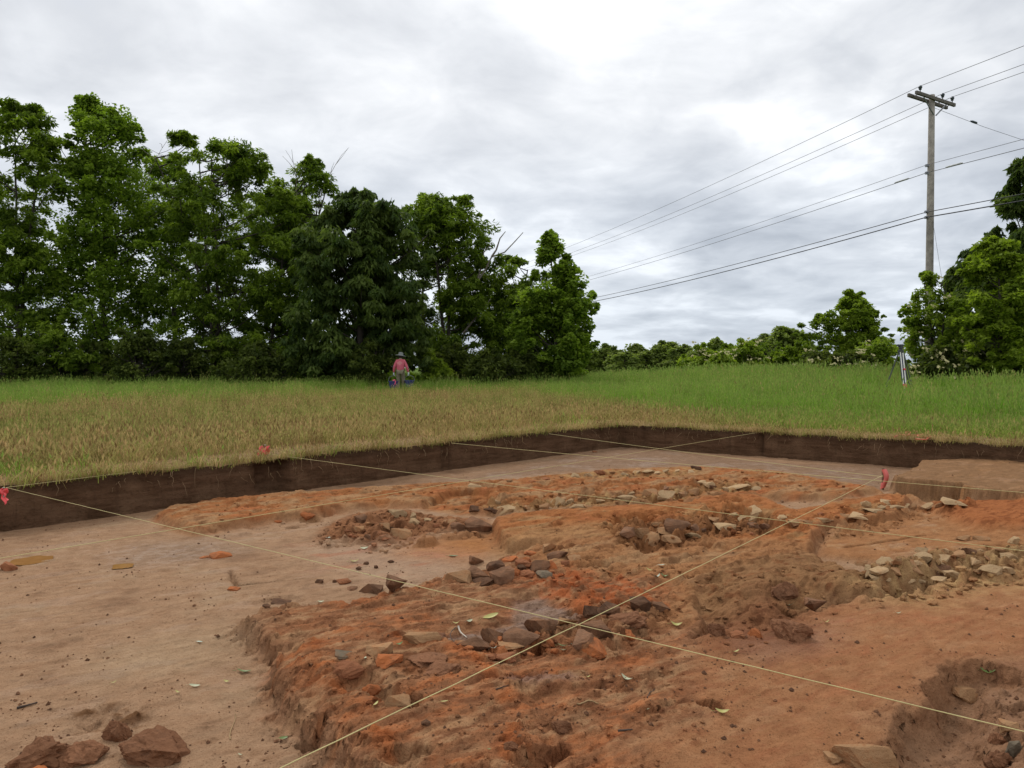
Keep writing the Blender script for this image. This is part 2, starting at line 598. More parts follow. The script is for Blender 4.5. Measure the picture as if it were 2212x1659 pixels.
E_ = W([(1480, 1420), (1568, 1383), (1690, 1378), (1755, 1348), (1850, 1322), (1930, 1325), (2000, 1288), (2060, 1265), (2136, 1247), (2212, 1235),
        (2400, 1200), (2400, 1500), (2230, 1505), (2130, 1480), (2063, 1476), (2012, 1531), (2043, 1562), (1973, 1581), (1954, 1609), (1946, 1660),
        (1900, 1800), (1300, 1800), (1400, 1500)], 0.11)
R5_ = W([(1530, 1360), (1568, 1379), (1630, 1381), (1689, 1376), (1755, 1345), (1760, 1312), (1849, 1319), (1919, 1326), (1932, 1305), (1989, 1288),
         (2051, 1264), (2136, 1247), (2212, 1237), (2400, 1210), (2400, 1120, 1), (2212, 1165, 1), (2100, 1182, 1), (2000, 1196, 1), (1900, 1214, 1),
         (1850, 1226, 1), (1760, 1209), (1650, 1235), (1550, 1270), (1490, 1310)], 0.15)
D_ = W([(1760, 1207), (1790, 1155), (1977, 1108), (2100, 1110), (2300, 1130), (2300, 1190), (2100, 1200), (1900, 1225)], 0.05)
RR_ = W([(1985, 1112), (1998, 1092), (2080, 1070, 1), (2212, 1066, 1), (2400, 1070, 1), (2400, 1170), (2212, 1160), (2100, 1158), (2050, 1135)], 0.15)
PL_ = W([(1987, 993, 1), (1957, 1016, 1), (1920, 1026, 1), (1940, 1036, 1), (2072, 1051, 1), (2212, 1064, 1), (2450, 1085, 1), (2450, 1005, 1), (2212, 985, 1)], 0.20)
M2_ = W([(2010, 1098), (2050, 1092), (2095, 1088), (2085, 1062, 1), (2045, 1058, 1), (2016, 1072, 1)], 0.13)
A2_ = W([(1895, 1070), (1985, 1098), (2012, 1090), (2000, 1066, 1), (1975, 1055, 1), (1940, 1050, 1), (1905, 1056, 1)], 0.14)


def raise_(poly, h, w, rough=0.0, warped=True):
    global H
    s = sdist(poly, warped)
    prof = sst(-0.25 * w, w, s)
    top = h + rough * (0.6 * nz2 + 0.4 * nz3)
    H = np.where(prof > 0, np.maximum(H, H * (1 - prof) + top * prof), H)
    return s


sA = raise_(A_, 0.085, 0.09, 0.014)
sD = raise_(D_, 0.045, 0.10, 0.008)
sB = raise_(B_, 0.125, 0.06, 0.010)
CC_ = W([(1115, 1198), (1180, 1190), (1300, 1188), (1450, 1190), (1600, 1192), (1755, 1200), (1772, 1222), (1760, 1260), (1700, 1290), (1560, 1300), (1520, 1345), (1510, 1395), (1400, 1390),
         (1440, 1330), (1425, 1292), (1290, 1288), (1262, 1276), (1150, 1256)], 0.0)
sCC = raise_(CC_, 0.118, 0.20, 0.016)
sF0 = raise_(F_, 0.11, 0.06, 0.012)
sE = raise_(E_, 0.10, 0.05, 0.012)
F3 = W([(700, 1450), (800, 1420), (1000, 1440), (1300, 1430), (1480, 1410), (1600, 1420), (1640, 1480), (1620, 1560), (1560, 1640), (1500, 1760), (800, 1760), (730, 1640)], 0.15)
sF3 = raise_(F3, 0.135, 0.40, 0.01)
sF = raise_(F2, 0.160, 0.12, 0.012)
# gentle dome over the big front mass
H += 0.012 * sst(0.05, 0.8, sF)
R5a_ = W([(1500, 1345), (1560, 1385), (1640, 1384), (1700, 1376), (1770, 1348), (1800, 1325), (1880, 1324), (1900, 1260), (1860, 1228, 1), (1760, 1209), (1650, 1235), (1550, 1262), (1480, 1300)], 0.14)
R5b_ = W([(1740, 1318), (1849, 1319), (1919, 1326), (1932, 1305), (1989, 1288), (2051, 1264), (2136, 1247), (2212, 1237), (2400, 1210), (2400, 1120, 1), (2212, 1165, 1), (2100, 1182, 1), (2000, 1196, 1),
          (1900, 1214, 1), (1850, 1226, 1), (1780, 1230)], 0.15)
sR5a = raise_(R5a_, 0.150, 0.42, 0.012)
sR5b = raise_(R5b_, 0.150, 0.11, 0.012)
sR5 = np.maximum(sR5a, sR5b)
sRR = raise_(RR_, 0.13, 0.25, 0.03)
sPL = raise_(PL_, 0.20, 0.07, 0.022)
sM2 = raise_(M2_, 0.15, 0.15, 0.03)
sA2 = raise_(A2_, 0.14, 0.18, 0.03)


def sink(pts, plane, z, w, rough=0.0):
    global H
    poly = np.array([onz(p[0], p[1], plane) for p in pts])
    s = sdist(poly, True)
    prof = sst(-w, w * 0.4, s)
    H = H * (1 - prof) + (z + rough * (bil - 0.5)) * prof
    return s


sBas = sink([(1110, 1290), (1165, 1278), (1263, 1312), (1259, 1345), (1150, 1352), (1095, 1368), (1040, 1380), (1001, 1388), (955, 1390), (950, 1368),
             (1028, 1350), (1087, 1332), (1099, 1310)], 0.10, 0.085, 0.09, 0.012)
RL_ = W([(2120, 1500), (2200, 1490), (2420, 1500), (2420, 1800), (2110, 1800), (2125, 1660), (2140, 1580)], 0.05)
sRL = raise_(RL_, 0.06, 0.14, 0.03)
sLow = sink([(2070, 1482), (2112, 1488), (2125, 1560), (2110, 1660), (2090, 1800), (1955, 1800), (1960, 1660), (1990, 1596), (2055, 1570), (2026, 1535)], 0.0, -0.05, 0.05, 0.02)
sBas2 = sink([(1090, 1440), (1180, 1432), (1240, 1436), (1260, 1448), (1200, 1460), (1110, 1462), (1060, 1455)], 0.19, 0.165, 0.10, 0.01)
sHole = sink([(905, 1098), (930, 1084), (975, 1068), (1020, 1064), (1062, 1068), (1052, 1084), (1080, 1094), (1020, 1102), (950, 1108), (910, 1104)], 0.04, -0.005, 0.035, 0.01)
sR2 = sink([(1030, 1090), (1123, 1099), (1230, 1089), (1400, 1081), (1516, 1065), (1613, 1057), (1650, 1048), (1570, 1038), (1500, 1046), (1400, 1062),
            (1300, 1071), (1200, 1078), (1060, 1077)], 0.10, 0.075, 0.06, 0.05)
sR3 = sink([(1318, 1134), (1335, 1120), (1450, 1112), (1560, 1106), (1640, 1110), (1680, 1130), (1670, 1145), (1560, 1152), (1500, 1172), (1440, 1182),
            (1360, 1176), (1330, 1160)], 0.13, 0.10, 0.08, 0.07)
sTr = sink([(1930, 1066), (2075, 1080), (2070, 1090), (2010, 1092), (1945, 1080)], 0.0, -0.05, 0.05, 0.01)
# rough patches: rubble, crumbly edges, clod sockets
R1p = np.array([onz(*p) for p in [(680, 1168), (700, 1140), (760, 1112), (840, 1100), (935, 1112), (985, 1118), (1060, 1120), (1050, 1150), (960, 1150), (900, 1165), (822, 1180)]])
sR1 = sdist(R1p)
m = sst(-0.08, 0.14, sR1)
H += m * (0.02 + 0.035 * (bil - 0.35))
HCp = np.array([onz(p[0], p[1], 0.16) for p in [(990, 1395), (1100, 1375), (1180, 1335), (1290, 1300), (1420, 1295), (1450, 1320), (1380, 1360), (1310, 1410), (1200, 1415), (1080, 1420)]])
sHC = sdist(HCp)
H += sst(-0.1, 0.1, sHC) * 0.02 * (bil - 0.4)
FRp = np.array([onz(p[0], p[1], 0.2) for p in [(640, 1420), (720, 1395), (840, 1385), (960, 1385), (1010, 1410), (1000, 1460), (880, 1480), (820, 1520), (740, 1500), (700, 1450)]])
sFR = sdist(FRp)
H += sst(-0.1, 0.15, sFR) * 0.018 * (bil - 0.5)
# crumbly flanks
for s_, a_ in ((sF, 0.03), (sA, 0.014), (sB, 0.010), (sR5, 0.010), (sE, 0.010)):
    band = np.exp(-((s_ - 0.05) / 0.10) ** 2)
    H += a_ * band * (nz2 * 0.7 + nz3 * 0.9)
# broken plates of clay, stretched along the trench axis
mass = sst(0.02, 0.22, np.maximum.reduce([sA, sB, sF0, sF, sCC, sR5]))
massw = np.maximum.reduce([0.60 * sst(0.02, 0.2, sA), 0.55 * sst(0.02, 0.2, sB), 0.65 * sst(0.0, 0.2, sF0) * (1 - 0.50 * sst(0.05, 0.3, sF)), 0.85 * sst(0.02, 0.2, sCC), 0.60 * sst(0.02, 0.2, sR5), 0.10 * sst(0.02, 0.3, sE)])
flank = np.exp(-((np.maximum(sF0, -1) - 0.02) / 0.10) ** 2)
H += 0.028 * flank * sst(0.5, 0.0, GX) * (sst(-0.05, 0.05, fbm(GX, GY, 9, 5, 0.62, 48)) - 0.5)
for scl_, amp_, sd2 in ((1.5, 0.026, 41), (3.2, 0.024, 43), (6.5, 0.017, 45), (13.0, 0.010, 46)):
    nn = fbm(LX * 0.30, LY, scl_, 5, 0.60, sd2)
    H += massw * amp_ * (sst(-0.006, 0.014, nn - 0.04 * nz3) - 0.5)
nn = fbm(LX * 0.35, LY, 2.6, 4, 0.55, 47)
H += 0.006 * (1 - mass) * (sst(0.10, 0.13, nn))
H += 0.004 * (1 - mass) * fbm(LX * 0.10, LY, 26, 3, 0.55, 49)
H += mass * 0.010 * strk


def stamp(x, y, r, h, asp=1.0, ang=0.0, sharp=0.35):
    """one socket (h < 0) or lump (h > 0) with a ragged outline."""
    i0, i1 = np.searchsorted(tt_, [math.log(max(y - r * 1.6, -0.5) + 1), math.log(y + r * 1.6 + 1)])
    j0, j1 = np.searchsorted(ss_, [(x - r * 1.6) / (y + 1) - 0.02 * r, (x + r * 1.6) / (y + 1) + 0.02 * r])
    j0 = max(j0 - 3, 0); j1 = min(j1 + 3, NC); i0 = max(i0 - 1, 0); i1 = min(i1 + 1, NR)
    if i1 <= i0 or j1 <= j0: return
    sl = (slice(i0, i1), slice(j0, j1))
    dx_, dy_ = FX[sl] - x + 0.35 * r * nz2[sl], FY[sl] - y + 0.35 * r * nz3[sl]
    cx_, sx_ = math.cos(ang), math.sin(ang)
    a_ = (dx_ * cx_ + dy_ * sx_) / (r * asp); b2_ = (-dx_ * sx_ + dy_ * cx_) / r
    q_ = np.hypot(a_, b2_)
    pr = sst(1.0, 1.0 - sharp, q_)
    H[sl] += h * pr


def scatter(pts_, plane, n, rr, hh, seed, asp=(1.0, 2.0)):
    poly = np.array([onz(p_[0], p_[1], plane) for p_ in pts_])
    r3 = np.random.default_rng(seed)
    lo, hi = poly.min(0), poly.max(0)
    k_ = 0
    while k_ < n:
        q_ = r3.uniform(lo, hi)
        if seg_dist(np.array([q_[0]]), np.array([q_[1]]), poly)[0] < 0: 
            if r3.uniform() < 0.002: k_ += 1
            continue
        k_ += 1
        rad_ = rr[0] * (rr[1] / rr[0]) ** (r3.uniform() ** 1.6)
        stamp(q_[0], q_[1], rad_, r3.uniform(*hh) * (rad_ / rr[1]) ** 0.5, r3.uniform(*asp), R(38) + r3.normal() * 0.4, r3.uniform(0.18, 0.5))


z_R1 = [(680, 1168), (700, 1140), (760, 1112), (840, 1100), (935, 1112), (985, 1118), (1060, 1120), (1050, 1150), (960, 1150), (900, 1165), (822, 1180)]
z_A = [(345, 1105), (600, 1066), (900, 1045), (1330, 1015), (1680, 1020), (1890, 1055), (1700, 1085), (1100, 1085), (700, 1115), (480, 1140)]
z_R2 = [(1030, 1090), (1123, 1102), (1230, 1092), (1400, 1084), (1516, 1068), (1650, 1052), (1640, 1035), (1500, 1040), (1300, 1068), (1060, 1074)]
z_R3 = [(1310, 1134), (1335, 1115), (1560, 1100), (1690, 1112), (1690, 1150), (1560, 1160), (1440, 1190), (1340, 1180)]
z_R5 = [(1840, 1226), (1950, 1200), (2080, 1168), (2290, 1140), (2290, 1215), (2100, 1245), (2000, 1270), (1920, 1275)]
z_R4 = [(1700, 1130), (1830, 1090), (1960, 1075), (2060, 1070), (2110, 1085), (1975, 1105), (1860, 1130), (1760, 1145)]
z_F = [(640, 1430), (800, 1390), (1000, 1400), (1200, 1420), (1480, 1430), (1510, 1560), (1400, 1640), (800, 1659), (680, 1590), (630, 1500)]
z_C = [(1120, 1225), (1300, 1210), (1600, 1240), (1540, 1340), (1440, 1330), (1280, 1290), (1140, 1270)]
z_HC = [(990, 1400), (1100, 1375), (1180, 1335), (1290, 1300), (1420, 1295), (1450, 1320), (1380, 1370), (1310, 1420), (1200, 1425), (1080, 1430)]
z_B = [(1090, 1170), (1080, 1130), (1400, 1090), (1620, 1070), (1700, 1105), (1540, 1200), (1300, 1205)]
z_RL = [(2110, 1505), (2200, 1495), (2300, 1500), (2300, 1659), (2110, 1659)]
z_tan = [(1540, 1340), (1570, 1270), (1700, 1225), (1850, 1235), (1900, 1300), (1760, 1300), (1740, 1350), (1600, 1370)]
for args in ((z_R2, 0.08, 45, (0.04, 0.10), (-0.10, -0.05), 31, (1.2, 2.4)), (z_R3, 0.10, 40, (0.04, 0.11), (-0.11, -0.05), 32, (1.2, 2.4)), (z_A, 0.09, 60, (0.03, 0.10), (-0.08, -0.03), 33, (1.2, 2.6)), (z_R5, 0.13, 40, (0.03, 0.09), (-0.09, -0.04), 34, (1.0, 2.0)), (z_R4, 0.11, 30, (0.03, 0.08), (-0.08, -0.03), 35, (1.0, 2.0)), (z_HC, 0.10, 30, (0.03, 0.07), (-0.07, -0.03), 36, (1.0, 2.0)),
             (z_B, 0.12, 25, (0.03, 0.09), (-0.06, -0.03), 37, (1.2, 2.6)), (z_R1, 0.05, 60, (0.03, 0.11), (-0.07, -0.02), 1), (z_R1, 0.08, 110, (0.02, 0.09), (0.015, 0.06), 2), (z_A, 0.10, 110, (0.04, 0.16), (-0.06, -0.015), 3), (z_A, 0.10, 140, (0.03, 0.14), (0.008, 0.03), 4),
             (z_R2, 0.08, 50, (0.04, 0.12), (-0.06, -0.02), 5), (z_R2, 0.08, 90, (0.03, 0.09), (0.015, 0.05), 6), (z_R3, 0.12, 45, (0.04, 0.13), (-0.08, -0.02), 7), (z_R3, 0.12, 80, (0.03, 0.10), (0.015, 0.06), 8),
             (z_R5, 0.16, 50, (0.03, 0.08), (-0.05, -0.015), 9), (z_R5, 0.16, 150, (0.025, 0.09), (0.01, 0.045), 10), (z_R4, 0.16, 30, (0.03, 0.10), (-0.05, -0.02), 11), (z_R4, 0.16, 80, (0.025, 0.09), (0.012, 0.045), 12),
             (z_F, 0.19, 40, (0.012, 0.045), (-0.025, -0.006), 13), (z_F, 0.19, 120, (0.010, 0.06), (0.004, 0.014), 14), (z_C, 0.14, 40, (0.02, 0.06), (-0.03, -0.01), 15), (z_C, 0.14, 120, (0.015, 0.06), (0.006, 0.022), 16),
             (z_RL, 0.04, 60, (0.012, 0.05), (0.01, 0.035), 23), (z_RL, 0.04, 20, (0.015, 0.05), (-0.04, -0.015), 24), (z_HC, 0.12, 40, (0.02, 0.07), (-0.06, -0.02), 17), (z_HC, 0.12, 80, (0.015, 0.06), (0.01, 0.04), 18), (z_B, 0.16, 30, (0.03, 0.09), (-0.03, -0.01), 19), (z_B, 0.16, 50, (0.03, 0.12), (0.005, 0.02), 20),
             (z_tan, 0.15, 30, (0.02, 0.06), (-0.03, -0.008), 21), (z_tan, 0.15, 60, (0.02, 0.08), (0.005, 0.018), 22)):
    scatter(*args)
# named hollows and breaks seen in the picture: (u, v, plane, radius px, depth, aspect, angle)
r5 = np.random.default_rng(91)
for k_ in range(16):       # boot prints in the damp floor
    c0 = onz(r5.uniform(60, 560), r5.uniform(1250, 1600), 0.0)
    an0 = r5.uniform(0.5, 1.9)
    stamp(c0[0], c0[1], 0.052, -0.007, 2.5, an0, 0.25)
    stamp(c0[0] - 0.11 * math.cos(an0), c0[1] - 0.11 * math.sin(an0), 0.040, -0.006, 1.1, an0, 0.25)
for (u, v, pl_, rp, dz_, asp_, an_) in ((600, 1435, 0.0, 20, -0.03, 1.2, 0.3), (775, 1452, 0.19, 42, -0.05, 1.5, 0.2), (850, 1490, 0.19, 40, -0.06, 2.2, -0.6), (690, 1515, 0.19, 24, -0.09, 0.8, 0.2), (655, 1540, 0.15, 22, -0.07, 1.0, 0.5),
                                        (880, 1610, 0.17, 40, -0.06, 1.6, 0.4), (1210, 1582, 0.19, 26, -0.04, 1.2, 0.4), (1150, 1610, 0.19, 46, -0.05, 1.8, 0.5), (1540, 1518, 0.12, 26, -0.07, 1.2, 0.2), (1700, 1282, 0.18, 20, -0.05, 1.0, 0.0),
                                        (1545, 1355, 0.06, 30, -0.05, 1.3, 0.3), (1640, 1360, 0.06, 30, -0.03, 1.6, 0.3), (2050, 1545, 0.0, 60, -0.04, 1.4, 0.8), (595, 1297, 0.0, 32, -0.03, 2.4, 0.2), (750, 1318, 0.0, 26, -0.02, 2.0, 0.3)):
    c0 = onz(u, v, pl_)
    stamp(c0[0], c0[1], rp * c0[1] / FPX, dz_, asp_, an_, 0.45)
# crack (an L) in the clean floor left of centre
for a, b_ in (((497, 1236), (512, 1264)), ((512, 1264), (612, 1252)), ((1825, 1182), (1960, 1160)), ((1965, 1159), (2000, 1155)), ((1845, 1252), (1900, 1236))):
    pa, pb = onz(*a, 0.0 if a[0] < 1000 else 0.05), onz(*b_, 0.0 if a[0] < 1000 else 0.05)
    ex, ey = pb - pa
    tq = np.clip(((FX - pa[0]) * ex + (FY - pa[1]) * ey) / (ex * ex + ey * ey), 0, 1)
    dq = np.hypot(FX - pa[0] - ex * tq, FY - pa[1] - ey * tq)
    H -= 0.05 * np.exp(-(dq / 0.015) ** 2)
# trampled clod scatter in the mud, front left
CP = np.array([onz(*p) for p in [(134, 1555), (160, 1535), (230, 1520), (300, 1522), (330, 1545), (300, 1575), (230, 1580), (170, 1570)]])
sCP = sdist(CP, False)
H += sst(-0.03, 0.06, sCP) * (0.030 * (bil - 0.55) + 0.02 * nz3 - 0.012)


def Hat(x, y):
    r = (np.log(np.maximum(y, -0.5) + 1) - T0) / (T1 - T0) * (NR - 1)
    c_ = (x / (y + 1) - S0) / (S1 - S0) * (NC - 1)
    r = np.clip(r, 0, NR - 1.001); c_ = np.clip(c_, 0, NC - 1.001)
    r0 = np.floor(r).astype(int); c0 = np.floor(c_).astype(int)
    fr, fc = r - r0, c_ - c0
    return (H[r0, c0] * (1 - fr) * (1 - fc) + H[r0 + 1, c0] * fr * (1 - fc) + H[r0, c0 + 1] * (1 - fr) * fc + H[r0 + 1, c0 + 1] * fr * fc)


def hit(u, v):
    d = ray(u, v)
    y = np.linspace(1.6, 15.0, 6000)
    tq = y / d[1]
    z = EYE + d[2] * tq
    g = Hat(d[0] * tq, y)
    k = np.argmax(z <= g)
    if not (z <= g).any():
        k = len(y) - 1
    return np.array([d[0] * tq[k], y[k], g[k]])


# albedo of the soil, place by place
def soft(pts, plane=0.0, w=0.15):
    poly = np.array([onz(p[0], p[1], plane) for p in pts])
    return sst(-w, w, sdist(poly))


C = np.empty(GX.shape + (3,))
base = np.array((0.388, 0.240, 0.148))
C[:] = base


def paint(mask, col):
    global C
    C += np.clip(mask, 0, 1)[..., None] * (np.array(col) - C)


cn = fbm(GX, GY, 1.6, 5, 0.6, 51); cn2 = fbm(LX * 0.4, LY, 4.5, 5, 0.6, 57); cn3 = fbm(GX, GY, 9, 4, 0.6, 63); cn4 = fbm(LX * 0.45, LY, 13, 5, 0.62, 67)
ORANGE, TAN, PALE = (0.405, 0.155, 0.066), (0.385, 0.225, 0.118), (0.42, 0.275, 0.135)
REDB, DBR, MUD, BUFF = (0.200, 0.085, 0.044), (0.125, 0.064, 0.036), (0.235, 0.145, 0.092), (0.40, 0.275, 0.175)
paint(sst(0.1, 0.5, cn) * 0.6, BUFF)
paint(sst(0.05, 0.4, cn4 - 0.2 * cn) * 0.45, (0.235, 0.130, 0.075))
paint(sst(0.0, 0.4, -cn - 0.1) * 0.5, (0.205, 0.112, 0.068))
back = soft([(760, 1050), (1000, 1030), (1340, 965), (1700, 1000), (1970, 1010), (1940, 1040), (1900, 1060), (1690, 1018), (1490, 1008), (1330, 1013), (1100, 1032), (900, 1046)], 0.0, 0.3)
paint(back * 0.8, MUD)
mA = sst(-0.1, 0.12, sA)
paint(mA, (0.353, 0.152, 0.062))
paint(mA * sst(0.0, 0.35, cn2 + 0.1), TAN)
paint(mA * sst(0.1, 0.4, -cn2), ORANGE)
notch = soft([(880, 1175), (1080, 1150), (1085, 1195), (1000, 1215), (850, 1200)], 0, 0.25)
paint(notch * 0.85, (0.396, 0.169, 0.062))
mB = sst(-0.1, 0.12, sB)
paint(mB, (0.377, 0.156, 0.062))
paint(mB * sst(0.05, 0.35, cn2), (0.377, 0.210, 0.099))
paint(mB * sst(0.15, 0.45, -cn2 + 0.05) * 0.8, ORANGE)
paint(soft([(1090, 1180), (1080, 1150), (1150, 1130), (1290, 1125), (1330, 1140), (1300, 1190), (1180, 1190)], 0.15, 0.2) * 0.7, (0.367, 0.221, 0.110))
mD = sst(-0.05, 0.1, sD)
paint(mD, (0.355, 0.175, 0.082))
paint(mD * sst(0.0, 0.35, cn2 + 0.5 * cn4) * 0.7, TAN)
paint(mD * sst(0.05, 0.3, -cn4) * 0.4, (0.25, 0.115, 0.055))
paint(sst(-0.1, 0.2, sRR), (0.358, 0.136, 0.055))
mE = sst(-0.1, 0.12, sE)
paint(mE, (0.335, 0.163, 0.082))
paint(mE * sst(0.0, 0.5, GX - 1.6) * 0.6, (0.360, 0.175, 0.088))
paint(mE * sst(0.05, 0.4, cn2 + 0.5 * cn4) * 0.6, (0.370, 0.205, 0.112))
paint(mE * sst(0.15, 0.5, -cn2) * 0.5, (0.39, 0.160, 0.080))
mF = sst(-0.1, 0.12, np.maximum(sF0, sF))
paint(mF, (0.300, 0.138, 0.070))
paint(mF * sst(0.0, 0.30, cn2 * 0.7 + 0.4 * cn + 0.6 * cn4 - 0.03) * 0.85, (0.420, 0.160, 0.068))
paint(mF * sst(-0.06, 0.26, -cn2 * 0.7 + 0.6 * cn4) * 0.80, (0.385, 0.232, 0.130))
paint(mF * sst(0.05, 0.3, -cn4 * 0.8 - 0.4 * cn3) * 0.5, (0.230, 0.110, 0.060))
paint(sst(-0.1, 0.15, sCC), (0.36, 0.180, 0.085))
paint(sst(-0.1, 0.15, sCC) * sst(0.0, 0.3, cn2), TAN)
cr = soft([(1100, 1230), (1200, 1215), (1430, 1250), (1440, 1300), (1280, 1300), (1150, 1270)], 0.14, 0.2)
paint(cr * sst(-0.2, 0.25, cn3) * 0.85, (0.396, 0.111, 0.040))
paint(cr * sst(0.1, 0.4, -cn3) * 0.7, REDB)
mR5 = sst(-0.1, 0.15, sR5)
paint(mR5, (0.29, 0.160, 0.080))
pale5 = soft([(1840, 1230), (1950, 1200), (2080, 1160), (2300, 1130), (2300, 1230), (2100, 1245), (2000, 1275), (1900, 1265)], 0.21, 0.25)
paint(pale5 * (0.55 + 0.45 * sst(-0.1, 0.3, cn3)), PALE)
paint(mR5 * sst(0.1, 0.4, -cn3 - 0.1 * cn) * 0.7, (0.254, 0.103, 0.047))
dark5 = soft([(1500, 1320), (1650, 1250), (1760, 1290), (1740, 1370), (1560, 1385)], 0.2, 0.2)
paint(dark5 * 0.8, (0.222, 0.098, 0.052))
paint(sst(-0.05, 0.1, sR2), (0.340, 0.185, 0.084))
paint(sst(-0.05, 0.1, sR2) * sst(0, 0.3, cn3), PALE)
paint(sst(-0.05, 0.1, sR3), (0.293, 0.139, 0.064))
paint(sst(-0.08, 0.12, sR1) * 0.8, (0.293, 0.123, 0.055))
paint(soft([(1200, 1020), (1330, 1012), (1520, 1008), (1520, 1022), (1380, 1028), (1220, 1034)], 0.1, 0.12) * sst(-0.2, 0.2, cn3), (0.396, 0.238, 0.110))
mP = sst(-0.06, 0.06, sPL)
paint(mP, (0.270, 0.152, 0.080))
paint(mP * sst(0, 0.4, cn2) * 0.7, (0.348, 0.185, 0.087))
paint(sst(-0.1, 0.1, np.maximum(sM2, sA2)) * 0.9, (0.348, 0.172, 0.076))
paint(sst(-0.03, 0.08, sBas), (0.26, 0.165, 0.118))
paint(sst(-0.03, 0.08, sBas2) * 0.8, (0.259, 0.136, 0.095))
paint(soft([(300, 1175), (480, 1165), (560, 1190), (420, 1215), (250, 1222)], 0, 0.25) * 0.5, (0.27, 0.185, 0.130))
pk = soft([(600, 1180), (900, 1165), (1000, 1200), (950, 1250), (800, 1240), (620, 1225)], 0, 0.3)
paint(pk * sst(0.05, 0.4, cn2) * 0.6, (0.396, 0.156, 0.081))
paint(soft([(330, 1370), (470, 1350), (560, 1385), (480, 1430), (380, 1450), (240, 1470), (180, 1440)], 0, 0.25) * 0.7, (0.414, 0.283, 0.178))
paint(sst(-0.03, 0.05, sCP) * sst(-0.25, 0.1, bil - 0.5), (0.188, 0.095, 0.047))
low_r = soft([(2063, 1480), (2230, 1450), (2400, 1440), (2300, 1760), (1950, 1720), (1960, 1610)], 0.0, 0.2)
paint(low_r * 0.85, (0.270, 0.138, 0.075))
# fresh orange along broken lips
lip = np.exp(-((sF - 0.13) / 0.06) ** 2) * sst(-0.1, 0.3, nz2)
paint(lip * 0.6, (0.424, 0.123, 0.037))
C *= (1 + 0.16 * cn3 + 0.10 * nz3 + 0.18 * cn4)[..., None]
C[..., 2] *= 0.96
cn5 = fbm(LX * 0.28, LY, 20, 5, 0.62, 121); cn6 = fbm(LX * 0.5, LY, 5.5, 5, 0.62, 127)
dk = np.clip(sst(0.06, 0.24, cn5) * 0.75 + sst(0.10, 0.34, cn6) * 0.45, 0, 0.85)
mass_all = sst(-0.05, 0.12, np.maximum.reduce([sA, sB, sF0, sF, sCC, sR5, sE, sRR, sR1]))
dkw = 0.42 * mass_all * (1 - 0.7 * sst(0.0, 0.2, sE) * (1 - sst(0, 0.1, np.maximum(sF0, sR5)))) + 0.16 * (1 - mass_all) + 0.25 * sst(-0.1, 0.1, np.maximum.reduce([sHC, sFR, sR1, sR3]))
C *= (1 - dkw * dk)[..., None] * np.array((1.0, 1.0, 1.0))
C[..., 1:] *= (1 - 0.10 * dk * mass_all)[..., None]
C *= (1 - 0.01 * mass_all)[..., None]
massc = sst(-0.05, 0.12, np.maximum.reduce([sA, sB, sF0, sF, sCC, sR5, sE, sD, sRR]))[..., None]
C *= 1 + massc * (np.array((1.04, 1.015, 0.99)) - 1)
C = np.clip(C, 0.02, 0.7)

wetm = np.full(GX.shape, 0.08)
wetm = np.maximum(wetm, back * (0.25 + 0.55 * sst(0.0, 0.35, cn + 0.5 * cn3)))
wetm = np.maximum(wetm, sst(-0.03, 0.08, sBas) * (0.5 + 0.4 * sst(0, 0.3, cn3)))
wetm = np.maximum(wetm, sst(-0.03, 0.08, sBas2) * 0.8)
wetm = np.maximum(wetm, soft([(180, 1190), (300, 1172), (480, 1168), (520, 1190), (400, 1225), (240, 1232)], 0, 0.3) * (0.3 + 0.6 * sst(-0.1, 0.3, cn3)))
wetm = np.maximum(wetm, soft([(620, 1180), (900, 1165), (1060, 1200), (950, 1275), (760, 1255)], 0, 0.3) * 0.6)
wetm = np.maximum(wetm, low_r * 0.4)
wetm = np.maximum(wetm, soft([(1580, 1385), (1750, 1355), (1840, 1340), (1800, 1400), (1650, 1430)], 0.1, 0.2) * 0.65)

gy_ = np.gradient(H, axis=0) / np.gradient(GY, axis=0)
gx_ = np.gradient(H, axis=1) / np.gradient(GX, axis=1)
steep = sst(0.5, 1.8, np.hypot(gx_, gy_))
VX = GX + steep * 0.030 * fbm(GX + H * 5, GY - H * 7, 8.0, 4, 0.6, 111)
VY = GY + steep * 0.030 * fbm(GX - H * 6, GY + H * 5, 8.0, 4, 0.6, 113)
wetm = np.maximum(wetm, 0.45 * sst(0.0, 0.35, cn2 + 0.4 * cn) * (1 - mass_all))
V = np.stack([VX, VY, H], -1).reshape(-1, 3)
ii = np.arange(NR - 1)[:, None] * NC + np.arange(NC - 1)[None]
Fq = np.stack([ii, ii + 1, ii + NC + 1, ii + NC], -1).reshape(-1, 4)
pd = seg_dist(V[:, 0], V[:, 1], PIT)
keep = (pd[Fq] > -0.18).all(1)
Fq = Fq[keep]
used = np.zeros(len(V), bool); used[Fq.ravel()] = True
remap = np.cumsum(used) - 1
me = mesh_np('pit_floor', V[used], remap[Fq], smooth=True)
cattr(me, 'soil', C.reshape(-1, 3)[used])
fattr(me, 'wet', wetm.ravel()[used])
floor = link('pit_floor', me, M_SOIL)
tag(floor, 'muddy orange and brown dug floor of the excavation pit', kind='structure')

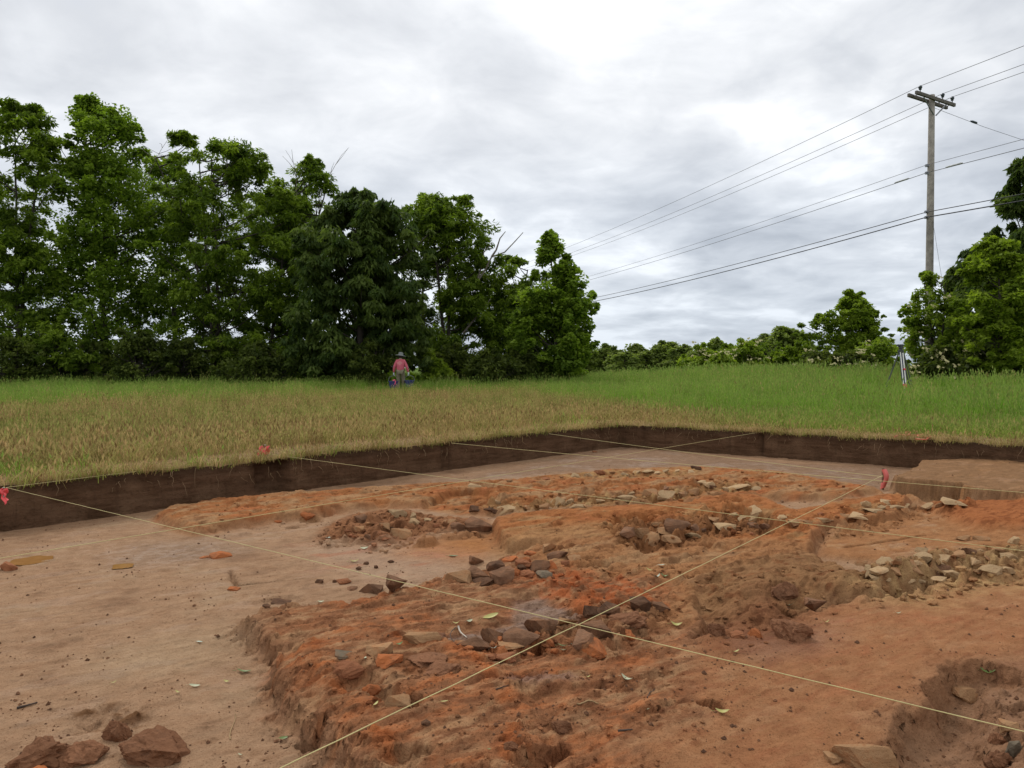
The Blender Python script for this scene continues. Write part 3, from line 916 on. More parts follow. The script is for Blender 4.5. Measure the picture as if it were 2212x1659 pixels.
# the rest of the pit floor, out of the picture to the sides and behind
xs = np.linspace(-9.1, 12.3, 60); ys = np.linspace(-5.1, 15.0, 60)
gx, gy = np.meshgrid(xs, ys)
v = np.stack([gx, gy, np.full(gx.shape, -0.16)], -1).reshape(-1, 3)
inner = (np.abs(v[:, 0] / np.maximum(v[:, 1] + 1, 0.1)) < 0.78) & (v[:, 1] > 1.7)
v[~inner, 2] = -0.02 + 0.01 * pn(v[~inner, 0] * 2, v[~inner, 1] * 2)
i2 = np.arange(59)[:, None] * 60 + np.arange(59)[None]
f = np.stack([i2, i2 + 1, i2 + 61, i2 + 60], -1).reshape(-1, 4)
pd = seg_dist(v[:, 0], v[:, 1], PIT)
f = f[(pd[f] > -0.5).all(1)]
me = mesh_np('pit_subfloor', v, f, True)
cattr(me, 'soil', np.tile(np.array((0.31, 0.18, 0.115)), (len(v), 1)))
fattr(me, 'wet', np.full(len(v), 0.15))
tag(link('pit_subfloor', me, M_SOIL), 'muddy pit floor beside and behind the camera', kind='structure')

# ------------------------------------------------------------------ pit rim, cut faces, field
edge = []
for i in range(len(PIT)):
    a, b2 = PIT[i], PIT[(i + 1) % len(PIT)]
    L = np.hypot(*(b2 - a))
    stp = 0.05 if i in (0, 1, 2, 3) else 0.4
    n = max(2, int(L / stp))
    nrm = np.array([(b2 - a)[1], -(b2 - a)[0]]) / L        # outward / inward handled below
    for k in range(n):
        edge.append((a + (b2 - a) * k / n))
edge = np.array(edge)
PIV = np.array([1.0, 5.0])
en = edge - PIV
en /= np.linalg.norm(en, axis=1, keepdims=True)
# true outward normal of each wall for the cut faces
tang = np.roll(edge, -1, 0) - np.roll(edge, 1, 0)
tang /= np.linalg.norm(tang, axis=1, keepdims=True)
nout = np.stack([-tang[:, 1], tang[:, 0]], 1)
nout *= np.sign((nout * en).sum(1))[:, None]
ragged = 0.045 * fbm(edge[:, 0], edge[:, 1], 2.5, 4, 0.6, 71) + 0.022 * fbm(edge[:, 0], edge[:, 1], 11, 3, 0.6, 72)
rimz = RIM + 0.040 * fbm(edge[:, 0], edge[:, 1], 1.2, 4, 0.55, 73) + 0.028 * fbm(edge[:, 0], edge[:, 1], 8, 3, 0.6, 74)
rim = edge + nout * ragged[:, None]


def field_z(x, y):
    d = np.maximum(-seg_dist(x, y, PIT), 0)
    z = RIM + 0.06 * sst(0, 14, d) + 0.15 * sst(1.0, 13, x) * sst(1, 20, d)
    z = z + 0.03 * fbm(x, y, 0.35, 3, 0.5, 81) * sst(0.3, 4, d) + 0.018 * fbm(x, y, 2.0, 3, 0.5, 83) * sst(0.05, 0.6, d)
    r = np.hypot(x, y)
    z = z - 3.2 * sst(48, 170, r) - 2.0 * sst(200, 900, r)
    return z


def dry_at(x, y):
    d = np.maximum(-seg_dist(x, y, PIT), 0)
    a = fbm(x, y, 0.22, 3, 0.5, 91)
    lx = sst(3.5, -4.0, x - 0.10 * y)
    reach = 1.7 + 14.0 * lx + 3.0 * a * (0.4 + lx)
    return np.clip(sst(1.0, 0.0, (d - reach * 0.55) / (reach * 0.6)) + 0.15 * fbm(x, y, 1.1, 3, 0.5, 93), 0, 1)


dist = np.concatenate([[0, .04, .1, .18, .28, .4, .55, .75, 1.0, 1.3, 1.7, 2.2, 2.8, 3.5, 4.4, 5.5, 7, 9, 11, 13.5, 16, 19, 22, 26, 30, 35, 41, 48, 56, 66, 80, 100, 130, 170, 230, 320, 450, 650, 950, 1400, 2200]])
fv = []
for k, dd in enumerate(dist):
    p = rim + en * dd
    if k == 0:
        z = rimz
    else:
        z = field_z(p[:, 0], p[:, 1]) + (rimz - RIM) * math.exp(-dd / 0.25)
    fv.append(np.column_stack([p, z]))
K = len(edge)
fvv = np.concatenate(fv)
r_ = np.arange(len(dist) - 1)[:, None] * K; c_ = np.arange(K)[None]; c2 = (c_ + 1) % K
ff = np.stack([r_ + c_, r_ + c2, r_ + K + c2, r_ + K + c_], -1).reshape(-1, 4)
# face up
me = mesh_np('field', fvv, ff, True)
if me.polygons[0].normal.z < 0:
    me = mesh_np('field', fvv, ff[:, ::-1], True)
fd = np.maximum(-seg_dist(fvv[:, 0], fvv[:, 1], PIT), 0)
fattr(me, 'dry', dry_at(fvv[:, 0], fvv[:, 1]))
bare_v = np.exp(-fd / 0.8) * (0.75 + 0.25 * fbm(fvv[:, 0], fvv[:, 1], 0.8, 2))
spot = onz(470, 975, RIM)
path = np.exp(-((np.hypot((fvv[:, 0] + 2.4) * 0.45, fvv[:, 1] - 10.3 - 0.75 * (fvv[:, 0] + 2.4))) / 0.9) ** 2)
bare_v = np.maximum(bare_v, path * 0.9)
spot = onz(2090, 940, 0.5)
bare_v = np.maximum(bare_v, np.exp(-(np.hypot((fvv[:, 0] - spot[0]) / 2.0, fvv[:, 1] - spot[1]) / 0.7) ** 2))
fattr(me, 'bare', np.clip(bare_v, 0, 1))
tag(link('field', me, M_FIELD), 'grassy field around the pit, dry straw near the edge', kind='structure')

NW = 26
wv = []
for k in range(NW):
    q = k / (NW - 1)
    z = rimz * (1 - q) + (-0.12) * q
    off = ragged * (1 - q) - 0.02 * q ** 2 - 0.012 * math.sin(q * 3.1)
    o2 = 0.014 * fbm(edge[:, 0] + edge[:, 1] * 0.3, z * 2.2 + q, 3.5, 4, 0.6, 75) + 0.010 * fbm(edge[:, 0] - edge[:, 1], z * 3, 16, 3, 0.6, 77)
    # two dark root sockets in the left face, one in the back face
    for (u, vv, wd, dp_) in ((540, 1010, 0.14, 0.13), (603, 1012, 0.07, 0.12), (967, 975, 0.06, 0.06), (1628, 955, 0.045, 0.07), (1340, 940, 0.04, 0.04), (1420, 930, 0.03, 0.03)):
        ctr = onz(u, vv, 0.3)
        # nearest boundary point in plan
        dd = np.hypot(edge[:, 0] - ctr[0], edge[:, 1] - ctr[1])
        j = np.argmin(dd)
        dj = np.hypot(edge[:, 0] - edge[j, 0], edge[:, 1] - edge[j, 1])
        o2 = o2 + 1.8 * dp_ * np.exp(-(dj / wd) ** 4) * sst(0.95, 0.55, q) * sst(0.0, 0.12, q)
    p = edge + nout * (off + o2 * (1 if k else 0))[:, None]
    wv.append(np.column_stack([p, z]))
wv = np.concatenate(wv)
r_ = np.arange(NW - 1)[:, None] * K
wf = np.stack([r_ + c_, r_ + c2, r_ + K + c2, r_ + K + c_], -1).reshape(-1, 4)
me = mesh_np('pit_wall', wv, wf, True)
tag(link('pit_wall', me, M_WALL), 'dark brown cut soil face around the pit', kind='structure')

# fine roots hanging out of the cut faces
r6 = np.random.default_rng(44)
parts = []
cand = np.flatnonzero((edge[:, 1] > 5.5) & (np.abs(edge[:, 0]) < 0.8 * edge[:, 1]))
for j in r6.choice(cand, 150):
    L_ = r6.uniform(0.05, 0.26) * r6.uniform(0.4, 1)
    q_ = np.linspace(0, 1, 6)
    base_ = np.array([*(rim[j] - nout[j] * 0.004), rimz[j] - r6.uniform(0.0, 0.16)])
    tg = tang[j]
    P_ = base_ + np.column_stack([(-nout[j][0] * 0.03 * np.sin(q_ * 2) + tg[0] * 0.05 * r6.normal() * q_ + 0.012 * np.cumsum(r6.normal(size=6))),
                                  (-nout[j][1] * 0.03 * np.sin(q_ * 2) + tg[1] * 0.05 * r6.normal() * q_ + 0.012 * np.cumsum(r6.normal(size=6))), -L_ * q_])
    parts.append(tube(P_, np.linspace(0.0035, 0.0012, 6) * r6.uniform(0.6, 1.3), 4, False))
V_, F_q = join(parts)
tag(link('hanging_roots', mesh_np('hanging_roots', V_, F_q, True), simple_mat('root', (0.26, 0.17, 0.09), 0.9)), 'fine pale roots hanging from the lip of the cut faces', kind='stuff')

# puddles of orange-brown water on the clean floor
M_WATER, nt, b, _ = new_mat('muddy_water')
t = NT(nt)
t.put(b.inputs['Base Color'], t.mix(t.mapr(t.noise(t.pos(), 12, 3), .3, .7), (0.27, 0.130, 0.040), (0.33, 0.165, 0.055)))
b.inputs['Roughness'].default_value = 0.08
b.inputs['Specular IOR Level'].default_value = 0.3


def puddle(u, v, w, d, seed, label):
    c_ = onz(u, v, 0.0)
    k = FPX / c_[1]
    a = np.linspace(0, 2 * math.pi, 40, endpoint=False)
    rr = 1 + 0.28 * pn(np.cos(a) * 1.6 + seed, np.sin(a) * 1.6) + 0.12 * pn(np.cos(a) * 5 + seed, np.sin(a) * 5)
    x = c_[0] + rr * np.cos(a) * w / 2 / k; y = c_[1] + rr * np.sin(a) * d / 2
    z = float(Hat(np.array([c_[0]]), np.array([c_[1]]))[0]) + 0.008
    bm = bmesh.new()
    bm.faces.new([bm.verts.new((x[i], y[i], z)) for i in range(40)])
    me = bpy.data.meshes.new('puddle'); bm.to_mesh(me); bm.free()
    tag(link('puddle', me, M_WATER), label, 'puddle', 'shallow puddles on the pit floor', 'structure')


puddle(68, 1211, 80, 0.30, 1.0, 'larger brown puddle beside the reddish stone at the left')
puddle(265, 1225, 46, 0.16, 5.0, 'smaller brown puddle in the wet mud near the left')


# ------------------------------------------------------------------ stones and clods
def rock_proto(seed, n=13, flat=1.0, blocky=5.0, rough=0.05, cuts=2):
    r = np.random.default_rng(seed)
    p = r.normal(size=(n, 3))
    p /= (np.abs(p) ** blocky).sum(1, keepdims=True) ** (1 / blocky)
    p *= r.uniform(0.82, 1.0, (n, 1))
    bm = bmesh.new()
    for q in p:
        bm.verts.new(q * (0.5, 0.5, 0.5 * flat))
    bmesh.ops.convex_hull(bm, input=bm.verts[:])
    for vv in [vv for vv in bm.verts if not vv.link_faces]:
        bm.verts.remove(vv)
    bmesh.ops.subdivide_edges(bm, edges=bm.edges[:], cuts=cuts, use_grid_fill=True)
    bmesh.ops.triangulate(bm, faces=bm.faces[:])
    co = np.array([vv.co[:] for vv in bm.verts])
    dn = fbm(co[:, 0] + co[:, 2] * 0.7 + seed, co[:, 1] - co[:, 2] * 0.6, 3.5, 4, 0.6, seed % 50)
    for vv, q in zip(bm.verts, dn):
        vv.co *= 1 + rough * 1.6 * q
    bm.normal_update()
    me = bpy.data.meshes.new('rock')
    bm.to_mesh(me); bm.free()
    return me


PROTO = {k: [] for k in M_STONE}
for k in M_STONE:
    for j in range(5):
        lumpy = k in 'or'
        me = rock_proto(100 + 13 * j + ord(k), n=34, blocky=2.3, rough=0.30, cuts=6) if k == 'c' else rock_proto(100 + 13 * j + ord(k), n=26 if lumpy else 15, blocky=2.6 if lumpy else 5.0, rough=0.16 if lumpy else 0.085, cuts=4 if lumpy else 3)
        me.name = M_STONE[k].name
        me.materials.append(M_STONE[k])
        PROTO[k].append(me)

ORD = ['', 'first', 'second', 'third', 'fourth', 'fifth', 'sixth', 'seventh', 'eighth', 'ninth', 'tenth', 'eleventh', 'twelfth', 'thirteenth', 'fourteenth',
       'fifteenth', 'sixteenth', 'seventeenth', 'eighteenth', 'nineteenth', 'twentieth', '21st', '22nd', '23rd', '24th', '25th', '26th', '27th', '28th', '29th', '30th', '31st', '32nd', '33rd', '34th', '35th', '36th', '37th', '38th', '39th', '40th']
KIND = {'b': ('stone', 'brown stone'), 'd': ('stone', 'dark brown stone'), 'p': ('stone', 'pale limestone chunk'), 't': ('stone', 'tan stone'),
        'o': ('clay_lump', 'orange burnt clay lump'), 'r': ('clay_lump', 'red-brown clay lump'), 'g': ('stone', 'dark grey stone'), 'c': ('clay_lump', 'crumbly brown clod')}


def stone(u, v, w, h, kind, label, group, rz=None, flat=None, tilt=None, depth=None, sink_=0.38):
    p = hit(u, v)
    k = p[1] / FPX
    if kind in 'ptbd': w, h = w * 1.14, h * 1.16
    sx = w * k
    sz = max(h * k * 0.95, 0.02)
    sy = sx * (depth if depth else random.uniform(0.65, 0.95))
    o = bpy.data.objects.new(KIND[kind][0], random.choice(PROTO[kind]))
    COL.objects.link(o)
    o.scale = (sx * 1.08, sy, sz * 1.25)
    o.location = (p[0], p[1] + sy * 0.30, p[2] + sz * (0.5 - sink_) * 1.0)
    o.rotation_euler = (random.uniform(-.18, .18) if tilt is None else tilt[0], random.uniform(-.18, .18) if tilt is None else tilt[1],
                        random.choice((0, math.pi)) + random.uniform(-.35, .35) if rz is None else rz)
    tag(o, label, 'stone' if KIND[kind][0] == 'stone' else 'clay lump', group)
    return o


GRP = [
    # group phrase, place phrase used in labels, list of (u, v_base, w, h, kind[, own label])
    ('stones piled below the corner of the middle bank', 'in the central stone pile', [
        (1035, 1222, 41, 27, 'b', 'angular brown stone at the back left of the central pile, greyish top'),
        (1032, 1253, 49, 32, 'b', 'broad brown block at the front left of the central stone pile'),
        (1071, 1233, 37, 23, 'd', 'blackish stone wedged between two big brown blocks in the central pile'),
        (1084, 1259, 49, 37, 'b', 'largest brown block at the front of the central stone pile'),
        (1112, 1243, 26, 20, 'o'), (1130, 1224, 40, 20, 'r'), (1135, 1218, 27, 20, 'o'),
        (1164, 1236, 46, 30, 'b', 'big rough brown stone on the right of the central stone pile'),
        (1194, 1228, 24, 24, 'o'), (1137, 1246, 38, 18, 'r'),
        (1176, 1246, 37, 15, 'g', 'flat grey stone at the right foot of the central pile'),
        (1103, 1212, 36, 12, 'o'), (1206, 1206, 44, 18, 'b'), (1189, 1194, 27, 26, 't', 'rounded tan stone standing behind the central pile'),
        (1145, 1200, 30, 14, 'o'), (1042, 1262, 48, 12, 'd'), (986, 1258, 52, 24, 't', 'low reddish slab half buried left of the central pile'),
        (1128, 1231, 20, 12, 'd'), (1220, 1220, 22, 12, 'r'), (1240, 1210, 26, 12, 't'), (1095, 1250, 18, 12, 'r')]),
    ('loose stones on the clean floor', 'on the clean floor', [
        (804, 1283, 58, 25, 'b', 'brown block lying under the yellow string on the clean floor'),
        (862, 1276, 58, 37, 'b', 'tilted brown block right beside its twin under the yellow string'),
        (759, 1275, 22, 9, 'b', 'small brown stone just left of the two blocks'),
        (12, 1232, 42, 28, 'r', 'reddish stone at the left edge beside the puddle'),
        (470, 1206, 50, 17, 'o', 'lone orange clay lump on the clean floor left'),
        (440, 1206, 24, 6, 'o', 'thin orange clay flake beside the lone orange lump'),
        (503, 1276, 28, 9, 'o', 'flat orange flake by the corner of the L-shaped crack'),
        (574, 1313, 16, 9, 'd', 'small dark clod below the L-shaped crack'),
        (603, 1305, 42, 8, 'd', 'flat dark clod beside a hollow below the crack'),
        (688, 1260, 18, 9, 'd', 'dark crumbly clod left of the two brown blocks'),
        (722, 1259, 8, 8, 'd', 'tiny dark clod between crumbly clod and brown blocks'),
        (740, 1262, 34, 14, 'r', 'low reddish lump pressed into the floor beside the blocks'),
        (790, 1220, 10, 7, 'd', 'small dark clod directly behind the two brown blocks'),
        (774, 1231, 12, 8, 'd', 'small dark clod on the string line behind the blocks'),
        (843, 1216, 14, 7, 'd', 'dark clod behind the tilted block'),
        (812, 1228, 9, 8, 'd', 'pointed dark clod behind the blocks')]),
    ('stones of the sunken basin wall', 'beside the sunken basin', [
        (1023, 1404, 74, 28, 'b', 'brown slab lying flat at the left of the basin stones', ),
        (1062, 1386, 43, 32, 'b', 'pointed brown stone standing behind the flat slab'),
        (1075, 1391, 32, 20, 'o', 'small orange clay lump between two brown basin stones'),
        (1128, 1399, 78, 38, 'b', 'large brown block with dark broken right face by the basin'),
        (1166, 1366, 58, 40, 'b', 'tan-brown stone standing at the basin edge under the strings'),
        (1194, 1370, 44, 36, 'b', 'brown stone leaning right where the two strings cross'),
        (1243, 1399, 70, 38, 'b', 'brown block under the crossing of the two strings'),
        (1187, 1395, 30, 15, 'o'), (1201, 1411, 25, 11, 'o'),
        (1277, 1415, 86, 32, 'o', 'big bright orange clay mass at the right of the basin stones'),
        (1296, 1378, 70, 40, 'b', 'brown stone behind the big orange clay mass'),
        (1319, 1333, 42, 34, 'd', 'dark upright stone at the back right of the basin'),
        (1358, 1354, 82, 38, 'c', 'large red-brown clod on the right of the basin'),
        (1387, 1317, 46, 30, 'd', 'dark stone half buried behind the red-brown clod'),
        (1426, 1322, 54, 22, 'b', 'rounded brown stone at the far right of the basin stones'),
        (1353, 1380, 50, 24, 'o', 'orange slab leaning below the red-brown clod'),
        (1277, 1332, 36, 30, 'd', 'narrow dark stone at the back of the basin'),
        (1094, 1428, 54, 18, 'r'), (1101, 1405, 60, 12, 't'), (1230, 1352, 40, 16, 't'), (1060, 1424, 34, 14, 'r')]),
    ('clay slabs and stones on the front mass', 'on the near orange mass', [
        (750, 1461, 70, 34, 'r', 'rounded red-brown lump in a hollow on the near orange mass'),
        (738, 1421, 46, 10, 'g', 'thin grey slab just behind the rounded red-brown lump'),
        (820, 1414, 60, 24, 't', 'tan stone with a dark hollow on its right side'),
        (837, 1436, 60, 26, 'o', 'orange wedge-shaped clod in front of the tan stone'),
        (923, 1437, 88, 24, 'c', 'long dark-sided orange clod right of the wedge-shaped clod'),
        (950, 1458, 84, 26, 'c', 'low red clod in front of the long dark-sided clod'),
        (913, 1386, 76, 24, 't', 'squared tan block at the left end of the basin'),
        (857, 1527, 50, 24, 't', 'pinkish flat slab beside the yellow string'),
        (800, 1500, 44, 30, 'o', 'curved orange slab leaning left of the pinkish slab'),
        (920, 1568, 18, 14, 'd', 'round dark clod right of the crossing yellow string'),
        (1211, 1582, 48, 30, 'c', 'crumbly dark knob near the bottom centre'),
        (1105, 1620, 40, 22, 'c', 'low dark clay lump left of the crumbly knob')]),
    ('stones in the loose rubble behind the clean floor', 'in the loose rubble', [
        (855, 1115, 40, 18, 'p', 'pale flat-topped limestone, largest in the loose rubble'),
        (888, 1119, 20, 14, 'p'), (896, 1130, 24, 13, 'p'), (920, 1125, 22, 8, 'p'), (781, 1127, 30, 18, 'b'), (774, 1148, 24, 15, 't'), (827, 1141, 24, 11, 't'),
        (866, 1162, 46, 23, 't', 'tan slab standing at the front edge of the loose rubble'),
        (832, 1166, 30, 13, 'r'), (793, 1164, 20, 13, 'b'), (659, 1120, 38, 20, 'o', 'bright orange lump on the low bank left of the rubble'), (600, 1129, 18, 8, 'o'),
        (1035, 1146, 62, 30, 'b', 'large dark slab set into the left end of the middle bank'),
        (988, 1144, 30, 20, 'b', 'brown upright stone left of the large dark slab'), (969, 1131, 28, 13, 't'), (1025, 1103, 24, 13, 'd'), (1062, 1106, 32, 12, 'd'),
        (845, 1145, 16, 9, 'd'), (815, 1155, 18, 10, 'r'), (750, 1150, 16, 9, 'r'), (760, 1160, 20, 8, 'r'), (905, 1142, 20, 9, 'r'), (940, 1138, 18, 10, 'r'), (800, 1136, 16, 9, 't')]),
    ('pale stones in the long row across the middle', 'in the long pale stone row', [
        (1074, 1089, 36, 12, 'p'), (1098, 1104, 46, 15, 'p'), (1142, 1102, 20, 13, 't'), (1176, 1097, 20, 14, 't'),
        (1203, 1094, 34, 25, 'p', 'tall triangular pale stone in the long stone row'), (1235, 1089, 24, 14, 'p'), (1245, 1097, 36, 8, 'p'), (1259, 1084, 18, 14, 't'),
        (1291, 1084, 34, 10, 'p'), (1360, 1081, 68, 15, 'p', 'longest flat pale slab in the long stone row'), (1362, 1069, 20, 9, 'p'), (1406, 1072, 30, 18, 't'), (1425, 1079, 30, 10, 'p'),
        (1445, 1075, 36, 16, 'p'), (1477, 1073, 20, 13, 't'), (1499, 1069, 27, 16, 't'), (1530, 1052, 28, 14, 'p'), (1546, 1058, 24, 17, 'b', 'brown-faced block among pale stones near the right of the row'),
        (1572, 1060, 24, 10, 'p'), (1601, 1055, 44, 9, 'p'), (1633, 1058, 24, 8, 'p'), (1435, 1058, 18, 8, 'b'), (1518, 1044, 18, 8, 'p'), (1320, 1078, 18, 8, 't'), (1215, 1080, 16, 8, 't'), (1270, 1096, 18, 7, 't')]),
    ('small stones along the back edge of the far bank', 'on the far bank edge', [
        (1240, 1030, 26, 8, 'p'), (1272, 1029, 20, 9, 'p'), (1296, 1026, 25, 15, 'r', 'round red-brown stone standing on the far bank'), (1025, 1052, 28, 7, 'p'), (1403, 1022, 26, 8, 'p'),
        (1418, 1023, 16, 6, 'p'), (1437, 1020, 20, 6, 'p'), (1503, 1014, 24, 10, 'd', 'dark brown block at the far right back edge'), (1462, 1019, 16, 6, 'p'), (1491, 1021, 20, 5, 'p'),
        (1325, 1024, 16, 6, 't'), (1377, 1022, 16, 6, 'p'), (1350, 1026, 14, 5, 'p'), (1100, 1040, 14, 5, 't'), (1180, 1036, 18, 6, 'r'), (1150, 1042, 16, 6, 'r'), (1286, 977, 14, 4, 'r', 'flat brown stone on the wet floor near the back corner')]),
    ('stones of the pocket in the middle bank', 'in the middle bank pocket', [
        (1345, 1158, 48, 22, 'b', 'rounded brown stone at the left end of the rubble pocket'), (1386, 1158, 36, 22, 't'), (1408, 1172, 33, 26, 't', 'pale-faced tan stone pointing up at the front of the pocket'), (1447, 1157, 48, 22, 't'),
        (1467, 1143, 56, 22, 'b'), (1501, 1146, 26, 18, 'b'), (1503, 1160, 42, 11, 'p'), (1452, 1170, 36, 12, 't'), (1379, 1187, 52, 18, 'b'),
        (1628, 1117, 38, 30, 'p', 'big pale cube-like block at the right of the pocket'), (1591, 1117, 34, 10, 'p'), (1618, 1126, 36, 10, 'p'), (1567, 1141, 46, 12, 'p'),
        (1630, 1140, 32, 14, 'b'), (1657, 1142, 27, 14, 'b'), (1521, 1148, 12, 8, 'd'), (1626, 1156, 13, 9, 'r'), (1721, 1135, 32, 14, 't'), (1752, 1132, 28, 10, 't'), (1774, 1112, 14, 8, 'r'),
        (1420, 1140, 26, 14, 't'), (1540, 1128, 30, 12, 't'), (1690, 1120, 22, 9, 'p')]),
    ('pale stones on the right-hand ridge', 'on the right-hand ridge', [
        (1875, 1092, 22, 13, 'p'), (1921, 1091, 34, 12, 'p', 'broad pale stone on top of the right-hand ridge'), (1940, 1099, 40, 8, 'p'), (1960, 1096, 17, 9, 'p'), (1972, 1099, 17, 14, 't'), (1887, 1106, 48, 8, 'p'), (1853, 1118, 48, 9, 'p'),
        (1828, 1119, 23, 10, 't'), (1779, 1127, 56, 11, 'p'), (2067, 1090, 48, 10, 'p'), (2009, 1097, 24, 12, 'p'), (2031, 1094, 20, 10, 't'), (1905, 1099, 20, 8, 'p')]),
    ('pale rubble heaped at the right edge', 'in the right edge rubble heap', [
        (1862, 1222, 23, 12, 't'), (1882, 1241, 40, 18, 'p'), (1906, 1240, 36, 16, 'p'), (1892, 1251, 30, 8, 'p'), (1918, 1256, 17, 7, 'p'), (1916, 1217, 36, 12, 'p'), (1945, 1217, 27, 14, 't'),
        (1965, 1238, 50, 26, 't', 'bulky tan stone in the middle of the pale rubble heap'), (1997, 1196, 26, 14, 'p'), (2009, 1212, 40, 18, 'p'), (2038, 1217, 46, 20, 'p'),
        (2034, 1246, 46, 30, 'b', 'brown slab leaning with a pale upper edge in the rubble heap'), (2033, 1254, 32, 9, 'p'), (2067, 1247, 36, 18, 'p'), (2075, 1230, 30, 14, 't'), (2072, 1203, 30, 16, 't'), (2107, 1218, 30, 14, 'p'),
        (2150, 1237, 40, 18, 'p'), (2180, 1236, 36, 16, 'p', 'pale squared block at the right end of the rubble heap'), (2185, 1207, 30, 14, 'p'), (2136, 1211, 28, 14, 't'), (2097, 1196, 26, 14, 'b'), (2124, 1168, 30, 12, 't'), (2087, 1168, 28, 12, 't'),
        (2199, 1176, 24, 20, 'p'), (1989, 1259, 24, 10, 'p'), (1970, 1260, 20, 10, 'p'), (2160, 1190, 24, 10, 't'), (2120, 1240, 24, 12, 't'), (1935, 1240, 24, 14, 't'), (2050, 1195, 24, 12, 'p'), (1985, 1222, 22, 12, 'p')]),
    ('boulders and slabs at the lower right', 'at the lower right', [
        (1697, 1293, 68, 44, 'c', 'dark knobbly boulder on the tan mound at the right'),
        (1712, 1381, 88, 52, 'c', 'big brown boulder at the head of the near right trench'),
        (1547, 1372, 42, 34, 'c', 'dark clod in the corner left of the big brown boulder'),
        (1592, 1378, 34, 18, 'r', 'red clay lump between dark clod and big brown boulder'), (1634, 1376, 38, 22, 'o', 'orange clay lump just left of the big brown boulder'),
        (1780, 1316, 60, 26, 'b', 'brown sloping slab right of the dark knobbly boulder'),
        (2196, 1634, 36, 42, 'g', 'greenish grey stone at the lower right corner'), (2184, 1580, 40, 22, 't', 'tan stone above the greenish grey corner stone'),
        (2106, 1512, 76, 34, 't', 'broad tan slab at the lower right edge'), (2160, 1606, 40, 28, 'c', 'red-brown lump left of the tan corner stone'),
        (1880, 1658, 120, 60, 't', 'large tan slab block at the bottom right of centre'), (1806, 1648, 40, 20, 't', 'small tan stone left of the large bottom slab'),
        (2164, 1656, 60, 36, 'c', 'red-brown clay mass at the bottom right corner')]),
    ('clods at the lower left', 'at the lower left', [
        (318, 1652, 150, 84, 'c', 'largest brown clod at the lower left'), (248, 1600, 60, 60, 'c', 'dark crumbly clod behind the largest lower left clod'),
        (160, 1652, 100, 50, 'c', 'orange clod left of the largest lower left clod'), (60, 1664, 130, 76, 'c', 'wide reddish clod in the bottom left corner'),
        (370, 1622, 44, 44, 'c', 'dark clod stuck to the right of the largest lower left clod'), (60, 1690, 80, 30, 'o', 'orange clay piece at the very bottom left')]),
]
EXPL = {}
for grp, place, items in GRP:
    order = sorted(range(len(items)), key=lambda i: items[i][0])
    cnt = {}
    tot = {}
    for i in order:
        if len(items[i]) == 5: tot[items[i][4]] = tot.get(items[i][4], 0) + 1
    for i in order:
        it = items[i]
        if len(it) > 5:
            lab = it[5]
        else:
            cnt[it[4]] = cnt.get(it[4], 0) + 1
            kn = KIND[it[4]][1]
            lab = f'{ORD[cnt[it[4]]]} {kn} from the left {place}' if tot[it[4]] > 1 else f'only plain {kn} {place}'
        stone(it[0], it[1], it[2], it[3], it[4], lab, grp)

# crumbs: tiny clods strewn over everything, nobody could count them
NCR = 5500
cu = rng.uniform(-100, 2312, NCR * 2); cvv = 1000 + 659 * rng.uniform(0, 1, NCR * 2) ** 1.3
pts = np.array([onz(a, b_, 0.05) for a, b_ in zip(cu, cvv)])
ok = (seg_dist(pts[:, 0], pts[:, 1], PIT) > 0.15) & (pn(pts[:, 0] * 1.7, pts[:, 1] * 1.7, 5) + 0.6 * pn(pts[:, 0] * 5, pts[:, 1] * 5, 6) > rng.uniform(-0.35, 0.75, len(pts)))
pts = pts[ok][:NCR]
octv = np.array([(1, 0, 0), (-1, 0, 0), (0, 1, 0), (0, -1, 0), (0, 0, 1), (0, 0, -1)], float)
octf = np.array([(0, 2, 4), (2, 1, 4), (1, 3, 4), (3, 0, 4), (2, 0, 5), (1, 2, 5), (3, 1, 5), (0, 3, 5)])
n = len(pts)
sz = np.clip(np.exp(rng.normal(math.log(0.0040), 0.55, n)), 0.0015, 0.014)
vv = octv[None] * sz[:, None, None] * rng.uniform(0.6, 1.3, (n, 6, 1))
a = rng.uniform(0, 6.28, n); ca_, sb = np.cos(a)[:, None], np.sin(a)[:, None]
vx = vv[..., 0] * ca_ - vv[..., 1] * sb + pts[:, 0, None]; vy = vv[..., 0] * sb + vv[..., 1] * ca_ + pts[:, 1, None]
vz = vv[..., 2] * 0.8 + (Hat(pts[:, 0], pts[:, 1]) + sz * 0.3)[:, None]
me = mesh_np('soil_crumbs', np.stack([vx, vy, vz], -1).reshape(-1, 3), (octf[None] + (np.arange(n) * 6)[:, None, None]).reshape(-1, 3))
M_CRUMB = stone_mat('crumb', (0.085, 0.045, 0.028), (0.17, 0.085, 0.048))
tag(link('soil_crumbs', me, M_CRUMB), 'small dark soil crumbs strewn over the pit floor', kind='stuff')

# small broken chips between the bigger stones
chips = []
r4 = np.random.default_rng(77)
for zone, plane, n_, hi in ((z_R1, 0.06, 330, 0.05), (z_R2, 0.08, 260, 0.06), (z_R3, 0.12, 260, 0.06), (z_R4, 0.16, 220, 0.05), (z_R5, 0.19, 480, 0.055), (z_HC, 0.12, 220, 0.04), (z_F, 0.19, 420, 0.026), (z_C, 0.14, 260, 0.04), (z_A, 0.1, 260, 0.05), (z_tan, 0.18, 120, 0.04)):
    poly = np.array([onz(p_[0], p_[1], plane) for p_ in zone])
    q_ = r4.uniform(poly.min(0) - 0.1, poly.max(0) + 0.1, (n_ * 8, 2))
    q_ = q_[seg_dist(q_[:, 0], q_[:, 1], poly) > -0.05][:n_]
    chips.append(np.column_stack([q_, hi * r4.uniform(0.2, 1.0, len(q_)) ** 1.8]))
chips = np.vstack(chips)
